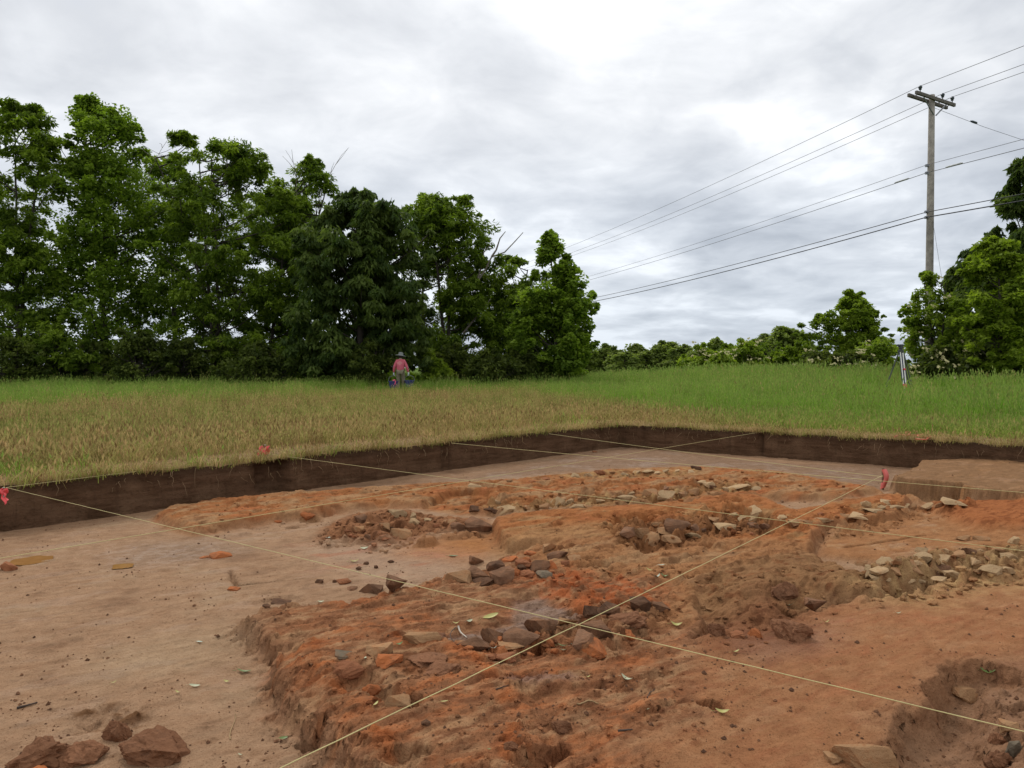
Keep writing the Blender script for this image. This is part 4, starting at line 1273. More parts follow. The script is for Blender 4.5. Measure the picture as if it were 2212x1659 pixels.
bm = bmesh.new(); bmesh.ops.create_icosphere(bm, subdivisions=1, radius=1.0)
iv = np.array([v_.co[:] for v_ in bm.verts]); iff = np.array([[v_.index for v_ in f_.verts] for f_ in bm.faces]); bm.free()
n = len(chips)
sh = iv[None] * (1 + 0.35 * r4.uniform(-1, 1, (n, len(iv), 1))) * np.stack([r4.uniform(.7, 1.3, n), r4.uniform(.6, 1.1, n), r4.uniform(.4, .9, n)], -1)[:, None] * chips[:, 2, None, None] * 0.6
a = r4.uniform(0, 6.28, n); ca_, sb = np.cos(a)[:, None], np.sin(a)[:, None]
vx = sh[..., 0] * ca_ - sh[..., 1] * sb + chips[:, 0, None]; vy = sh[..., 0] * sb + sh[..., 1] * ca_ + chips[:, 1, None]
vz = sh[..., 2] + (Hat(chips[:, 0], chips[:, 1]) + chips[:, 2] * 0.18)[:, None]
me = mesh_np('rubble', np.stack([vx, vy, vz], -1).reshape(-1, 3), (iff[None] + (np.arange(n) * len(iv))[:, None, None]).reshape(-1, 3))
ri = np.clip(((np.log(chips[:, 1] + 1) - T0) / (T1 - T0) * (NR - 1)).astype(int), 0, NR - 1); ci = np.clip(((chips[:, 0] / (chips[:, 1] + 1) - S0) / (S1 - S0) * (NC - 1)).astype(int), 0, NC - 1)
cattr(me, 'soil', np.repeat(C[ri, ci] * r4.uniform(0.8, 1.15, (n, 1)), len(iv), 0))
fattr(me, 'wet', np.full(n * len(iv), 0.05))
tag(link('rubble', me, M_SOIL), 'small broken chips of stone and clay among the larger stones', kind='stuff')

# ------------------------------------------------------------------ fallen leaves, twigs
M_FL = {'green': simple_mat('green_leaf', (0.13, 0.19, 0.045), 0.5), 'pale': simple_mat('pale_leaf', (0.42, 0.42, 0.26), 0.55),
        'yellow': simple_mat('yellow_leaf', (0.40, 0.36, 0.10), 0.55), 'grey': simple_mat('grey_leaf', (0.36, 0.42, 0.32), 0.5)}


def leaf(u, v, L, kind, label, rz):
    p = hit(u, v)
    s = L * 0.82 * p[1] / FPX
    curl = random.uniform(0.05, 0.45)
    n = 7
    q = np.linspace(-1, 1, n)
    wdt = 0.30 * (1 - q ** 2) ** 0.7 + 0.01
    vs = []
    for i in range(n):
        lift = curl * q[i] ** 2
        for sgn, up in ((-1, 0.10), (0, 0.0), (1, 0.10)):
            vs.append((q[i] * 0.5, sgn * wdt[i] * 0.55, lift + up * wdt[i] * 2))
    fs = []
    for i in range(n - 1):
        for j in range(2):
            a = i * 3 + j
            fs.append((a, a + 3, a + 4, a + 1))
    vsn = np.array(vs) * s
    st_v, st_f = tube([(-0.5 * s, 0, 0.03 * s), (-0.62 * s, 0.02 * s, 0.03 * s), (-0.74 * s, 0.0, 0.02 * s)], 0.014 * s, 4)
    V_, F_q = join([(vsn, np.array(fs)), (st_v, st_f)])
    me = mesh_np('fallen_leaf', V_, F_q, True)
    o = link('fallen_leaf', me, M_FL[kind])
    o.location = (p[0], p[1], p[2] + 0.006)
    o.rotation_euler = (random.uniform(-.25, .35), random.uniform(-.2, .2), rz)
    tag(o, label, 'leaf', 'fallen leaves scattered over the excavation')


for it in [
    (527, 1454, 40, 'green', 'green leaf on the floor left of the near mass notch', .1), (491, 1475, 20, 'yellow', 'pale yellow leaf left of the near mass', -.3),
    (693, 1302, 18, 'pale', 'pale leaf on the floor above the near orange mass', .2), (789, 1424, 18, 'pale', 'thin pale leaf beside the tan stone hollow', 1.6),
    (812, 1524, 24, 'yellow', 'yellowish leaf lying on the curved orange slab', 1.2), (863, 1394, 20, 'green', 'green leaf below the squared tan block', .5),
    (960, 1519, 22, 'yellow', 'dry yellow leaf right of the pinkish slab', .1), (520, 1634, 18, 'pale', 'pale leaf on the floor near the bottom left of the mass', -.3),
    (612, 1598, 26, 'green', 'narrow green leaf at the foot of the near mass', .5), (1060, 1334, 46, 'yellow', 'large pale yellow leaf by the edge of the sunken basin', .4),
    (1013, 1345, 24, 'pale', 'pale leaf left of the large basin-edge leaf', .9), (986, 1349, 20, 'yellow', 'yellow leaf above the white stick', .0), (1067, 1403, 20, 'grey', 'greyish leaf on the soil below the orange lump', .2),
    (1216, 1398, 30, 'green', 'dark green leaf in the hollow under crossing strings', -.3), (1240, 1396, 22, 'grey', 'bluish grey leaf beside the big orange clay mass', .3), (1218, 1409, 16, 'pale', 'small pale leaf at the front of the string hollow', -.3),
    (1354, 1472, 36, 'pale', 'pale green leaf standing out on the near orange slope', -.7), (1270, 1465, 14, 'yellow', 'tiny yellow leaf on the near orange slope', .2),
    (1397, 1536, 28, 'pale', 'curled pale leaf near the bottom right of the mass', -.8), (1460, 1353, 32, 'yellow', 'yellow leaf on the bare mound right of the basin', -.1), (1378, 1358, 16, 'pale', 'small pale leaf by the orange leaning slab', .6),
    (1057, 1622, 12, 'green', 'tiny green leaf near the bottom edge', .0), (1420, 1248, 24, 'grey', 'left leaf of the fallen green sprig on orange clay', .7), (1436, 1247, 22, 'green', 'right leaf of the fallen green sprig on orange clay', -.5),
    (1428, 1223, 20, 'grey', 'green-grey leaf above the fallen sprig', .1), (1404, 1234, 22, 'yellow', 'yellow-green leaf left of the fallen sprig', -.6), (1702, 1310, 34, 'pale', 'crumpled white-green leaf below the knobbly boulder', -.6),
    (1940, 1327, 16, 'pale', 'pale leaf at the foot of the right-hand heap', -.3), (1784, 1347, 20, 'yellow', 'yellow leaf on the trench floor right of the boulder', .0), (1603, 1372, 18, 'pale', 'pale leaf standing among lumps left of the boulder', 1.3),
    (1588, 1411, 26, 'yellow', 'yellow leaf in front of the lumps at the trench head', .3), (1560, 1541, 38, 'yellow', 'large yellow-green leaf beside the dark hole bottom right', -.2), (2133, 1455, 36, 'green', 'green leaf at the right edge of the near trench', -.5),
    (788, 1186, 24, 'pale', 'pale leaf on the floor in front of the rubble', -.1), (764, 1215, 26, 'yellow', 'pale yellow leaf in the middle of the clean floor', .3), (710, 1163, 14, 'grey', 'tiny grey leaf at the left end of the rubble', 0.), (979, 1203, 30, 'green', 'green leaf on the floor left of the central stone pile', -.3),
    (431, 1389, 20, 'grey', 'pale grey leaf on the buff patch of clean floor', -.3), (246, 1477, 16, 'yellow', 'yellow leaf alone on the left clean floor', .6), (420, 1484, 30, 'pale', 'pale green leaf in the lower left clean floor', .2),
    (384, 1498, 18, 'yellow', 'short yellow leaf beside the lower left pale leaf', -.4), (96, 1648, 22, 'grey', 'green-grey leaf on the clods at the bottom left', .1)]:
    leaf(*it)


def twig(u0, v0, u1, v1, r, mat, label, bend=0.06, lift=0.0):
    a, b_ = hit(u0, v0), hit(u1, v1)
    n = 7
    q = np.linspace(0, 1, n)[:, None]
    P_ = a * (1 - q) + b_ * q
    L = np.linalg.norm(b_ - a)
    P_[:, :2] += bend * L * np.sin(q * 5.0 + u0) * np.array([[0.5, 0.5]])
    P_[:, 2] = np.maximum(P_[:, 2], Hat(P_[:, 0], P_[:, 1])) + r * 0.8 + lift * np.sin(q[:, 0] * math.pi)
    V_, F_q = tube(P_, r * np.linspace(1, 0.5, n), 6)
    o = link('twig', mesh_np('twig', V_, F_q, True), mat)
    tag(o, label, 'twig', 'twigs and roots lying in the pit')


M_DTW = simple_mat('dark_twig', (0.055, 0.036, 0.026), 0.9)
M_WTW = simple_mat('white_stick', (0.50, 0.44, 0.36), 0.8)
M_TTW = simple_mat('tan_root', (0.34, 0.22, 0.10), 0.85)
twig(989, 1356, 1006, 1381, 0.006, M_WTW, 'white peeled stick in the wet basin')
twig(33, 1533, 80, 1520, 0.006, M_DTW, 'dark bent twig on the floor at the left edge', 0.1)
twig(1336, 1581, 1366, 1578, 0.005, M_DTW, 'short dark twig on the near orange slope')
twig(1248, 1522, 1292, 1522, 0.004, M_TTW, 'tan bent root on the near orange slope', 0.14)
twig(1070, 1491, 1098, 1482, 0.003, M_DTW, 'thin dark twig below the small wet hollow')
twig(1398, 1508, 1412, 1492, 0.003, M_DTW, 'thin grey twig right of the pale green leaf')
twig(500, 1598, 505, 1545, 0.003, M_TTW, 'thin root fibre on the floor left of the near mass')
twig(975, 1362, 985, 1390, 0.003, M_DTW, 'dark forked twig left of the white stick', 0.1, 0.03)

# ------------------------------------------------------------------ stakes, flagging tape, strings
M_STR = simple_mat('yellow_string', (0.56, 0.49, 0.22), 0.7, var=0.1)
M_RED = simple_mat('red_tape', (0.72, 0.07, 0.07), 0.45, var=0.2)
M_ORG = simple_mat('orange_tape', (0.62, 0.13, 0.06), 0.45, var=0.2)
M_NAIL = simple_mat('nail', (0.42, 0.40, 0.38), 0.4, 0.8)
ZS = 0.455


def string(u0, v0, u1, v1, label, z0=ZS, z1=ZS, sag=0.02, r=0.0016, ext=(0, 0)):
    a = np.array([*onz(u0, v0, z0), z0]); b_ = np.array([*onz(u1, v1, z1), z1])
    d = b_ - a
    a, b_ = a - d * ext[0], b_ + d * ext[1]
    q = np.linspace(0, 1, 60)[:, None]
    P_ = a * (1 - q) + b_ * q
    P_[:, 2] -= sag * 4 * (q * (1 - q))[:, 0]
    P_[:, :2] += 0.001 * rng.normal(size=(60, 2))
    V_, F_q = tube(P_, r, 5)
    tag(link('string_line', mesh_np('string_line', V_, F_q, True), M_STR), label, 'string', 'yellow grid strings over the pit')
    return a, b_


string(12, 1053, 2212, 1580, 'yellow string from the left stake sloping to the lower right corner', sag=0.0, r=0.0019, ext=(0, 0.12))
string(600, 1659, 1908, 1026, 'yellow string from the bottom left rising to the red-taped stake', sag=0.012, r=0.0019, ext=(0.08, 0))
string(0, 1206, 1632, 935, 'yellow string from the left edge across to the back wall', sag=0.0, r=0.0021, ext=(0.06, 0))
string(575, 980, 2212, 1189, 'yellow string from the red cap stake to the right edge', sag=0.01, r=0.0021, ext=(0, 0.08))
string(975, 957, 2212, 1063, 'upper yellow string from the left wall to the right edge', sag=0.015, r=0.0024, ext=(0, 0.08))
string(1186, 937, 1908, 1030, 'highest yellow string ending at the red-taped stake', sag=0.01, r=0.0024)
string(12, 1053, 572, 984, 'thin string along the left pit edge between two stakes', sag=0.0, r=0.002)


def ribbon(pts, w, wdir=(0, 0, 1), th=0.002):
    P_ = np.asarray(pts, float)
    wd = np.asarray(wdir, float)[None] * w / 2
    T = np.gradient(P_, axis=0); N = np.cross(T, wd); N /= np.linalg.norm(N, axis=1, keepdims=True) + 1e-9
    N *= th / 2
    n = len(P_)
    V_ = np.concatenate([P_ + wd + N, P_ - wd + N, P_ - wd - N, P_ + wd - N])
    F_q = []
    for i in range(n - 1):
        for k in range(4):
            k2 = (k + 1) % 4
            F_q.append((k * n + i, k * n + i + 1, k2 * n + i + 1, k2 * n + i))
    return V_, np.array(F_q)


def stake(u, v, label, drop, hang=True, side=1, z=RIM, size=1.0):
    p = onz(u, v, z + 0.02)
    o = empty('marker_stake', (p[0], p[1], z - 0.1))
    o.scale = (size, size, size)
    V_, F_q = tube([(0, 0, 0.05), (0, 0, 0.15), (0, 0, 0.155)], [0.006, 0.006, 0.014], 8)
    link('nail', mesh_np('nail', V_, F_q, True), M_NAIL, o)
    parts = []
    for k in range(3):
        a = np.linspace(0, 2 * math.pi, 14)
        rr = 0.030 + 0.012 * np.sin(a * 3 + k)
        parts.append(ribbon(np.column_stack([rr * np.cos(a), rr * np.sin(a), 0.10 + 0.012 * k + 0.012 * np.sin(a * 2 + k)]), 0.030))
    q = np.linspace(0, 1, 9)
    for k in range(2):
        parts.append(ribbon(np.column_stack([side * (0.02 + 0.05 * q + 0.012 * np.sin(q * 7 + k * 2)), -0.03 - 0.03 * k - 0.02 * q, 0.10 - drop * q * (0.7 + 0.3 * k)]), 0.028, (0.3, 0.75, 0.55)))
    V_, F_q = join(parts)
    link('flagging_tape', mesh_np('flagging_tape', V_, F_q, True), M_RED, o)
    tag(o, label, 'marker stake', 'stakes with red flagging tape')


stake(8, 1056, 'red-taped stake at the left edge of the picture on the pit rim', 0.11, side=1, size=0.85)
stake(571, 985, 'red-capped stake on the left pit rim by the dark socket', 0.06, side=-1, size=1.7, z=RIM - 0.03)
# wooden stake in the pit with a long pink-red tape
p = hit(1907, 1058)
o = empty('marker_stake', tuple(p))
V_, F_q = box(0, 0, 0.09, 0.022, 0.022, 0.38)
link('wooden_peg', mesh_np('wooden_peg', V_, F_q), simple_mat('peg_wood', (0.16, 0.10, 0.06), 0.9), o)
q = np.linspace(0, 1, 12)
parts = [ribbon(np.column_stack([-0.005 + 0.03 * np.sin(q * 4.0), np.full(12, -0.03) - 0.02 * q, 0.27 - 0.24 * q]), 0.085, (0.9, 0.3, 0.1)),
         ribbon(np.column_stack([-0.02 - 0.03 * q, np.full(12, -0.03) - 0.03 * q, 0.10 - 0.08 * q ** 1.5]), 0.05, (0.8, 0.4, 0.2))]
V_, F_q = join(parts)
link('flagging_tape', mesh_np('flagging_tape', V_, F_q, True), simple_mat('pink_red_tape', (0.74, 0.16, 0.13), 0.5), o)
tag(o, 'wooden peg with long hanging pink-red tape in front of the trench', 'marker stake', 'stakes with red flagging tape')
# tangle of orange tape on the turf behind the back wall
P_ = []
for (u, v) in [(1932, 941), (1945, 936), (1960, 938), (1956, 930), (1968, 929), (1962, 936), (1985, 938), (1995, 934), (1980, 939), (2005, 943), (2012, 940), (2000, 946), (1978, 944)]:
    q2 = onz(u, v, 0.5)
    P_.append((q2[0], q2[1], float(field_z(np.array([q2[0]]), np.array([q2[1]]))[0]) + 0.03 + 0.02 * random.random()))
P_ = np.array(P_)
tq = np.linspace(0, len(P_) - 1, 60)
P_ = np.column_stack([np.interp(tq, np.arange(len(P_)), P_[:, k]) for k in range(3)])
V_, F_q = tube(P_, 0.009, 6)
tag(link('orange_tape', mesh_np('orange_tape', V_, F_q, True), M_ORG), 'tangle of orange tape on the turf behind the back wall', 'tape')

# ------------------------------------------------------------------ trees
LEAFK = {  # length, width, droop, flat-ness of the clumps
    'locust': (0.28, 0.09, 0.40, 0.66), 'poplar': (0.17, 0.14, 0.25, 0.85), 'hickory': (0.32, 0.105, 0.95, 0.55),
    'bright': (0.19, 0.11, 0.3, 0.6), 'dull': (0.17, 0.09, 0.35, 0.7), 'far': (0.45, 0.32, 0.3, 0.75), 'vine': (0.14, 0.11, 0.35, 0.8)}


def leaves_mesh(name, cen, rad, n_each, kind, r, tone_c, lsc=1.0):
    Ln, Wd, droop, flat = LEAFK[kind]
    Ln *= lsc; Wd *= lsc
    nc = len(cen)
    N = nc * n_each
    d = r.normal(size=(N, 3)); d /= np.linalg.norm(d, axis=1, keepdims=True)
    rr = r.uniform(0.15, 1.0, N) ** 0.55
    idx = np.repeat(np.arange(nc), n_each)
    thin = (rad[idx] < np.median(rad) * 0.55) & (r.uniform(size=N) < 0.55)
    off = d * (rr * rad[idx])[:, None]
    off[:, 2] *= flat
    off[:, 2] -= 0.25 * np.hypot(off[:, 0], off[:, 1]) ** 2 / np.maximum(rad[idx], .1) * droop
    p = cen[idx] + off
    # leaf axis points outwards and droops
    ax = np.column_stack([d[:, 0], d[:, 1], d[:, 2] * 0.3 - droop]) + 0.45 * r.normal(size=(N, 3))
    ax /= np.linalg.norm(ax, axis=1, keepdims=True)
    up = np.array([0, 0, 1.0]) + 0.55 * r.normal(size=(N, 3))
    sd_ = np.cross(ax, up); sd_ /= np.linalg.norm(sd_, axis=1, keepdims=True) + 1e-9
    s = r.uniform(0.65, 1.25, N)[:, None]
    a = p - ax * Ln * 0.5 * s; c_ = p + ax * Ln * 0.5 * s
    b_ = p + sd_ * Wd * 0.5 * s - ax * Ln * 0.08 * s; e = p - sd_ * Wd * 0.5 * s - ax * Ln * 0.08 * s
    s0 = ~thin
    a, b_, c_, e, idx = a[s0], b_[s0], c_[s0], e[s0], idx[s0]; N = len(a)
    V_ = np.stack([a, b_, c_, e], 1).reshape(-1, 3)
    F_q = np.arange(N * 4).reshape(-1, 4)
    me = mesh_np(name, V_, F_q, False)
    tone = np.clip(tone_c[idx] + 0.22 * r.normal(size=N), 0, 1)
    fattr(me, 'tone', np.repeat(tone, 4))
    return me


def tree(levels, y, kind, label, cat='tree', group=None, ncl=110, nl=110, crad=0.75, gap=0.35, depth=0.85, seed=1, trunk_r=0.16, stems=1, dead=0, base_u=None,
         name='tree', blossoms=0, lsc=1.0, shell=0.5, lean=0.0, parts_names=('trunk', 'crown'), zbase=None):
    ncl = int(ncl * 1.9); nl = int(nl * 0.95); crad *= 0.82
    r = np.random.default_rng(seed)
    lv = sorted(levels, key=lambda q: -q[0])
    zs = np.array([ondist(1106, q[0], y)[2] for q in lv])
    xl = np.array([ondist(q[1], q[0], y)[0] for q in lv]); xr = np.array([ondist(q[2], q[0], y)[0] for q in lv])
    bu = base_u if base_u is not None else (lv[0][1] + lv[0][2]) / 2
    bx = ondist(bu, 790, y)[0]
    gz = float(field_z(np.array([bx]), np.array([y]))[0]) if zbase is None else zbase
    root = empty(name, (bx, y, gz))
    ztop = zs[-1]
    # clump centres
    cen = []
    wts = (xr - xl)
    tries = 0
    gs = r.uniform(0, 50)
    hgt = zs[-1] - zs[0]
    while len(cen) < ncl and tries < ncl * 40:
        tries += 1
        z = r.uniform(zs[0], zs[-1])
        L, Rr = np.interp(z, zs, xl), np.interp(z, zs, xr)
        if r.uniform() > (Rr - L) / wts.max() + 0.15: continue
        a = r.uniform(0, 2 * math.pi); q = r.uniform(0, 1) ** shell
        outl = r.uniform() < 0.26
        if outl: q = r.uniform(0.95, 1.30)
        hw = max(((Rr - L) / 2 - crad * 0.25) * (1 + 0.42 * float(pn(np.array([math.cos(a) * 1.3 + gs]), np.array([z * 0.8 + math.sin(a)]), 5)[0])), 0.05)
        x = (L + Rr) / 2 + math.cos(a) * q * hw
        yy = math.sin(a) * q * hw * depth
        if pn(np.array([x * 0.42 + gs]), np.array([z * 0.55 + yy * 0.3]), 3)[0] < -gap + (0.06 if y < 60 and hgt > 5 else 0.0): continue
        cen.append((x, y + yy, z - crad * 0.3 * (z > zs[-1] - 0.6), outl))
    for _ in range(int(ncl * 0.05)):
        xt = r.uniform(xl[-1], xr[-1]); cen.append((xt, y + r.normal() * 0.3, zs[-1] + r.uniform(-0.5, 0.35) * crad, True))
    cen = np.array(cen)
    outl = cen[:, 3] > 0; cen = cen[:, :3]
    rad = crad * r.uniform(0.55, 1.25, len(cen)) * np.where(outl, 0.5, 1.0)
    hrel = (cen[:, 2] - zs[0]) / max(ztop - zs[0], 0.1)
    rel = np.hypot(cen[:, 0] - np.interp(cen[:, 2], zs, (xl + xr) / 2), cen[:, 1] - y) / np.maximum(np.interp(cen[:, 2], zs, (xr - xl) / 2), 0.2)
    tone = np.clip(0.42 + 0.34 * r.normal(size=len(cen)), 0.0, 1)
    cloc = cen - np.array([bx, y, gz])
    crown = link(parts_names[1], leaves_mesh(parts_names[1], cloc, rad, nl, kind, r, tone, lsc), M_LEAF[kind], root)
    # trunk and limbs
    parts = []
    topx = (xl[-1] + xr[-1]) / 2 - bx
    hz = ztop - gz
    trunks = []
    for s in range(stems):
        q = np.linspace(0, 1, 12)
        ox = 0 if stems == 1 else r.uniform(-0.5, 0.5)
        tx = topx + (0 if stems == 1 else r.uniform(-.25, .25) * (xr - xl).max())
        wob = np.cumsum(r.normal(size=12)) * 0.03 * hz / 12
        PT = np.column_stack([ox + (tx - ox) * q ** 1.3 + wob, wob[::-1] * 0.7 + r.uniform(-.3, .3) * q * (stems > 1), q * hz * 0.93 - 0.05])
        parts.append(tube(PT, trunk_r * (1 - 0.9 * q) * (1 if stems == 1 else 0.7) + 0.012, 7))
        trunks.append(PT)
    for c_ in cloc[:: max(1, len(cloc) // 48)]:
        PT = trunks[r.integers(stems)]
        zt = max(0.15 * hz, c_[2] - r.uniform(0.5, 1.3) * (0.4 + 0.5 * np.hypot(c_[0], c_[1])))
        k = np.interp(zt, PT[:, 2], np.arange(12))
        a = np.array([np.interp(k, np.arange(12), PT[:, j]) for j in range(3)])
        q = np.linspace(0, 1, 5)[:, None]
        mid = np.array([0, 0, 0.12 * np.linalg.norm(c_ - a)])
        PB = a * (1 - q) + c_ * q + mid * np.sin(q * math.pi) * -0.5 + r.normal(size=(5, 3)) * 0.05 * np.sin(q * math.pi)
        rb = min(0.055, 0.02 + 0.012 * np.linalg.norm(c_ - a)) * (trunk_r / 0.16) ** 0.5
        parts.append(tube(PB, rb * (1 - 0.75 * q[:, 0]), 4, False))
    V_, F_q = join(parts)
    link(parts_names[0], mesh_np(parts_names[0], V_, F_q, True), M_BARK, root)
    if dead:
        parts = []
        for s in range(dead):
            c0 = np.array([topx + r.uniform(-.4, .4) * (xr - xl).max() * 0.8, r.uniform(-.5, .5), hz * r.uniform(0.72, 0.86)])
            dirn = np.array([r.uniform(-.5, .5), r.uniform(-.2, .2), 1.0])
            PD = [c0]
            for k in range(6):
                dirn = dirn + r.normal(size=3) * 0.25
                PD.append(PD[-1] + dirn / np.linalg.norm(dirn) * hz * 0.05)
            PD = np.array(PD)
            parts.append(tube(PD, np.linspace(0.02, 0.006, 7), 4, False))
            for k in (2, 3, 4):
                dd = np.array([r.uniform(-1, 1), r.uniform(-.4, .4), r.uniform(.3, 1)])
                parts.append(tube(np.array([PD[k], PD[k] + dd * 0.45, PD[k] + dd * 0.9 + r.normal(size=3) * .1]), np.array([0.015, 0.01, 0.006]), 4, False))
        V_, F_q = join(parts)
        link('dead_branch', mesh_np('dead_branch', V_, F_q, True), M_TWIG, root)
    if blossoms:
        ctr = cloc.mean(0); ext = np.abs(cloc - ctr).max(0) + crad * 0.75
        dd = r.normal(size=(blossoms, 3)); dd /= np.linalg.norm(dd, axis=1, keepdims=True)
        dd[:, 1] = -np.abs(dd[:, 1]) * 0.8
        near = cloc[r.integers(len(cloc), size=blossoms)]
        bp = near + dd * crad * np.array([1.1, 1.1, 0.85])
        hs = []
        for q2 in bp:
            for _ in range(5):
                c3 = q2 + r.normal(size=3) * (0.09, 0.09, 0.035)
                e1 = np.array([0.06, 0, 0.01 * r.normal()]); e2 = np.array([0, 0.04, 0.045 + 0.02 * r.normal()])
                hs.append([c3 - e1, c3 - e2, c3 + e1, c3 + e2])
        V_ = np.array(hs).reshape(-1, 3)
        link('blossom', mesh_np('blossom', V_, np.arange(len(V_)).reshape(-1, 4)), M_BLOSSOM, root)['kind'] = 'stuff'
    tag(root, label, cat, group)
    return root


GT = 'trees in the row along the left of the field'
tree([(232, 15, 85), (262, -20, 118), (330, -90, 140), (450, -120, 150), (600, -120, 150), (770, -110, 140)], 36, 'locust', 'feathery tree at the left edge of the picture', group=GT, ncl=230, nl=120, crad=0.72, gap=0.22, seed=11, base_u=30, stems=2)
tree([(222, 170, 200), (248, 160, 272), (290, 158, 325), (350, 145, 345), (430, 118, 375), (560, 105, 385), (700, 105, 375), (800, 120, 350)], 38, 'poplar', 'tallest tree of the row with a squared leafy top', group=GT, ncl=290, nl=130, crad=0.78, gap=0.24, seed=12, base_u=235)
tree([(300, 370, 420), (330, 385, 560), (312, 485, 550), (370, 372, 592), (430, 360, 605), (520, 355, 620), (640, 350, 605), (790, 350, 590)], 37, 'locust', 'open tree with bare dead twigs above its crown', group=GT, ncl=230, nl=105, crad=0.66, gap=0.16, seed=13, base_u=480, stems=3, dead=4)
tree([(350, 650, 690), (375, 605, 712), (412, 580, 722), (460, 560, 705), (540, 535, 690), (650, 530, 690), (790, 535, 670)], 39.5, 'locust', 'thin feathery tree leaning right beside the dense dark tree', group=GT, ncl=150, nl=100, crad=0.62, gap=0.16, seed=14, base_u=600, stems=2, dead=2)
tree([(425, 735, 800), (450, 698, 850), (500, 668, 888), (560, 650, 902), (640, 640, 912), (720, 640, 908), (800, 660, 880)], 34, 'hickory', 'dense dark tree with drooping leaves behind the person', group=GT, ncl=260, nl=140, crad=0.70, gap=0.34, seed=15, base_u=780, trunk_r=0.2)
tree([(430, 905, 1015), (468, 888, 1035), (500, 880, 1066), (545, 900, 1045), (600, 900, 1060), (700, 910, 1070), (800, 915, 1060)], 38, 'locust', 'dark open tree with a bare forked limb on its right', group=GT, ncl=190, nl=115, crad=0.66, gap=0.2, seed=16, base_u=985, stems=2)
tree([(562, 1075, 1130), (590, 1010, 1175), (640, 1000, 1180), (700, 1030, 1185), (800, 1040, 1180)], 40, 'locust', 'low spreading tree behind the bright poplar', group=GT, ncl=140, nl=115, crad=0.68, gap=0.25, seed=17, base_u=1105, stems=2)
tree([(514, 1178, 1200), (540, 1166, 1222), (580, 1166, 1243), (630, 1130, 1262), (700, 1108, 1282), (745, 1115, 1282), (805, 1140, 1250)], 34.5, 'poplar', 'bright green young poplar at the right end of the row', group=GT, ncl=190, nl=120, crad=0.58, gap=0.26, seed=18, base_u=1207, trunk_r=0.12)
tree([(345, 325, 400), (390, 290, 480), (450, 280, 540), (560, 280, 560), (800, 290, 540)], 42.5, 'locust', 'dark tree filling the gap behind the two tallest trees', group=GT, ncl=150, nl=100, crad=0.8, gap=0.3, seed=21, base_u=375)
tree([(415, 560, 680), (460, 500, 715), (540, 490, 725), (640, 500, 720), (800, 530, 700)], 43, 'locust', 'tree filling the gap left of the dense dark tree', group=GT, ncl=140, nl=100, crad=0.8, gap=0.3, seed=22, base_u=630)
tree([(560, 870, 960), (620, 850, 980), (700, 850, 980), (805, 860, 970)], 43, 'dull', 'low dull tree right behind the person', group=GT, ncl=90, nl=100, crad=0.75, gap=0.3, seed=23, base_u=915)
# a bare forked limb standing out of the sixth tree
r2 = np.random.default_rng(3)
for o in [o for o in COL.objects if o.name.startswith('tree') and o.get('label', '').startswith('dark open tree')]:
    parts = []
    for pts_ in ([(1030, 610), (1050, 580), (1062, 555), (1090, 545), (1112, 522), (1130, 502)], [(1062, 555), (1072, 540), (1080, 515), (1092, 500)], [(1030, 610), (1040, 575), (1045, 545), (1058, 530)],
                 [(1000, 720), (1025, 690), (1045, 665), (1060, 645)]):
        PD = np.array([ondist(u, v, 37.5) for u, v in pts_]) - np.array(o.location)
        parts.append(tube(PD, np.linspace(0.06, 0.018, len(PD)), 5, False))
    V_, F_q = join(parts)
    link('bare_limb', mesh_np('bare_limb', V_, F_q, True), M_TWIG, o)

GS = 'shrubs along the foot of the tree row'
LS = ['first', 'second', 'third', 'fourth', 'fifth', 'sixth', 'seventh', 'eighth', 'ninth', 'tenth', 'eleventh', 'twelfth', 'thirteenth', 'fourteenth', 'fifteenth']
for i, (u, tp, w, kd) in enumerate([(20, 730, 130, 'dull'), (110, 700, 140, 'locust'), (200, 745, 130, 'dull'), (290, 720, 140, 'dull'), (390, 735, 130, 'dull'), (480, 750, 120, 'dull'),
                                    (560, 745, 130, 'dull'), (640, 735, 130, 'locust'), (720, 755, 110, 'dull'), (800, 740, 120, 'dull'), (935, 770, 70, 'bright'), (985, 745, 110, 'dull'), (1060, 760, 110, 'dull'), (1130, 755, 110, 'dull'), (1190, 775, 90, 'dull')]):
    lab = {10: 'bright green sapling right of the person'}.get(i, f'{LS[i] if i < 10 else LS[i - 1]} dark shrub from the left under the tree row')
    tree([(tp, u - w * .2, u + w * .2), (tp + 25, u - w * .45, u + w * .45), (tp + 55, u - w * .55, u + w * .55), (826, u - w * .5, u + w * .5)], 32.5 + 1.5 * (i % 3), kd, lab, 'shrub', GS,
         ncl=46, nl=95, crad=0.50, gap=0.5, seed=30 + i, trunk_r=0.05, stems=3, name='shrub', parts_names=('stem', 'crown'))
tree([(803, 845, 860), (812, 842, 900), (826, 838, 905)], 31.6, 'poplar', 'bright broad-leaved sapling just beyond the person', 'shrub', GS, ncl=16, nl=60, crad=0.28, gap=0.6, seed=52, trunk_r=0.03, name='shrub', parts_names=('stem', 'crown'))

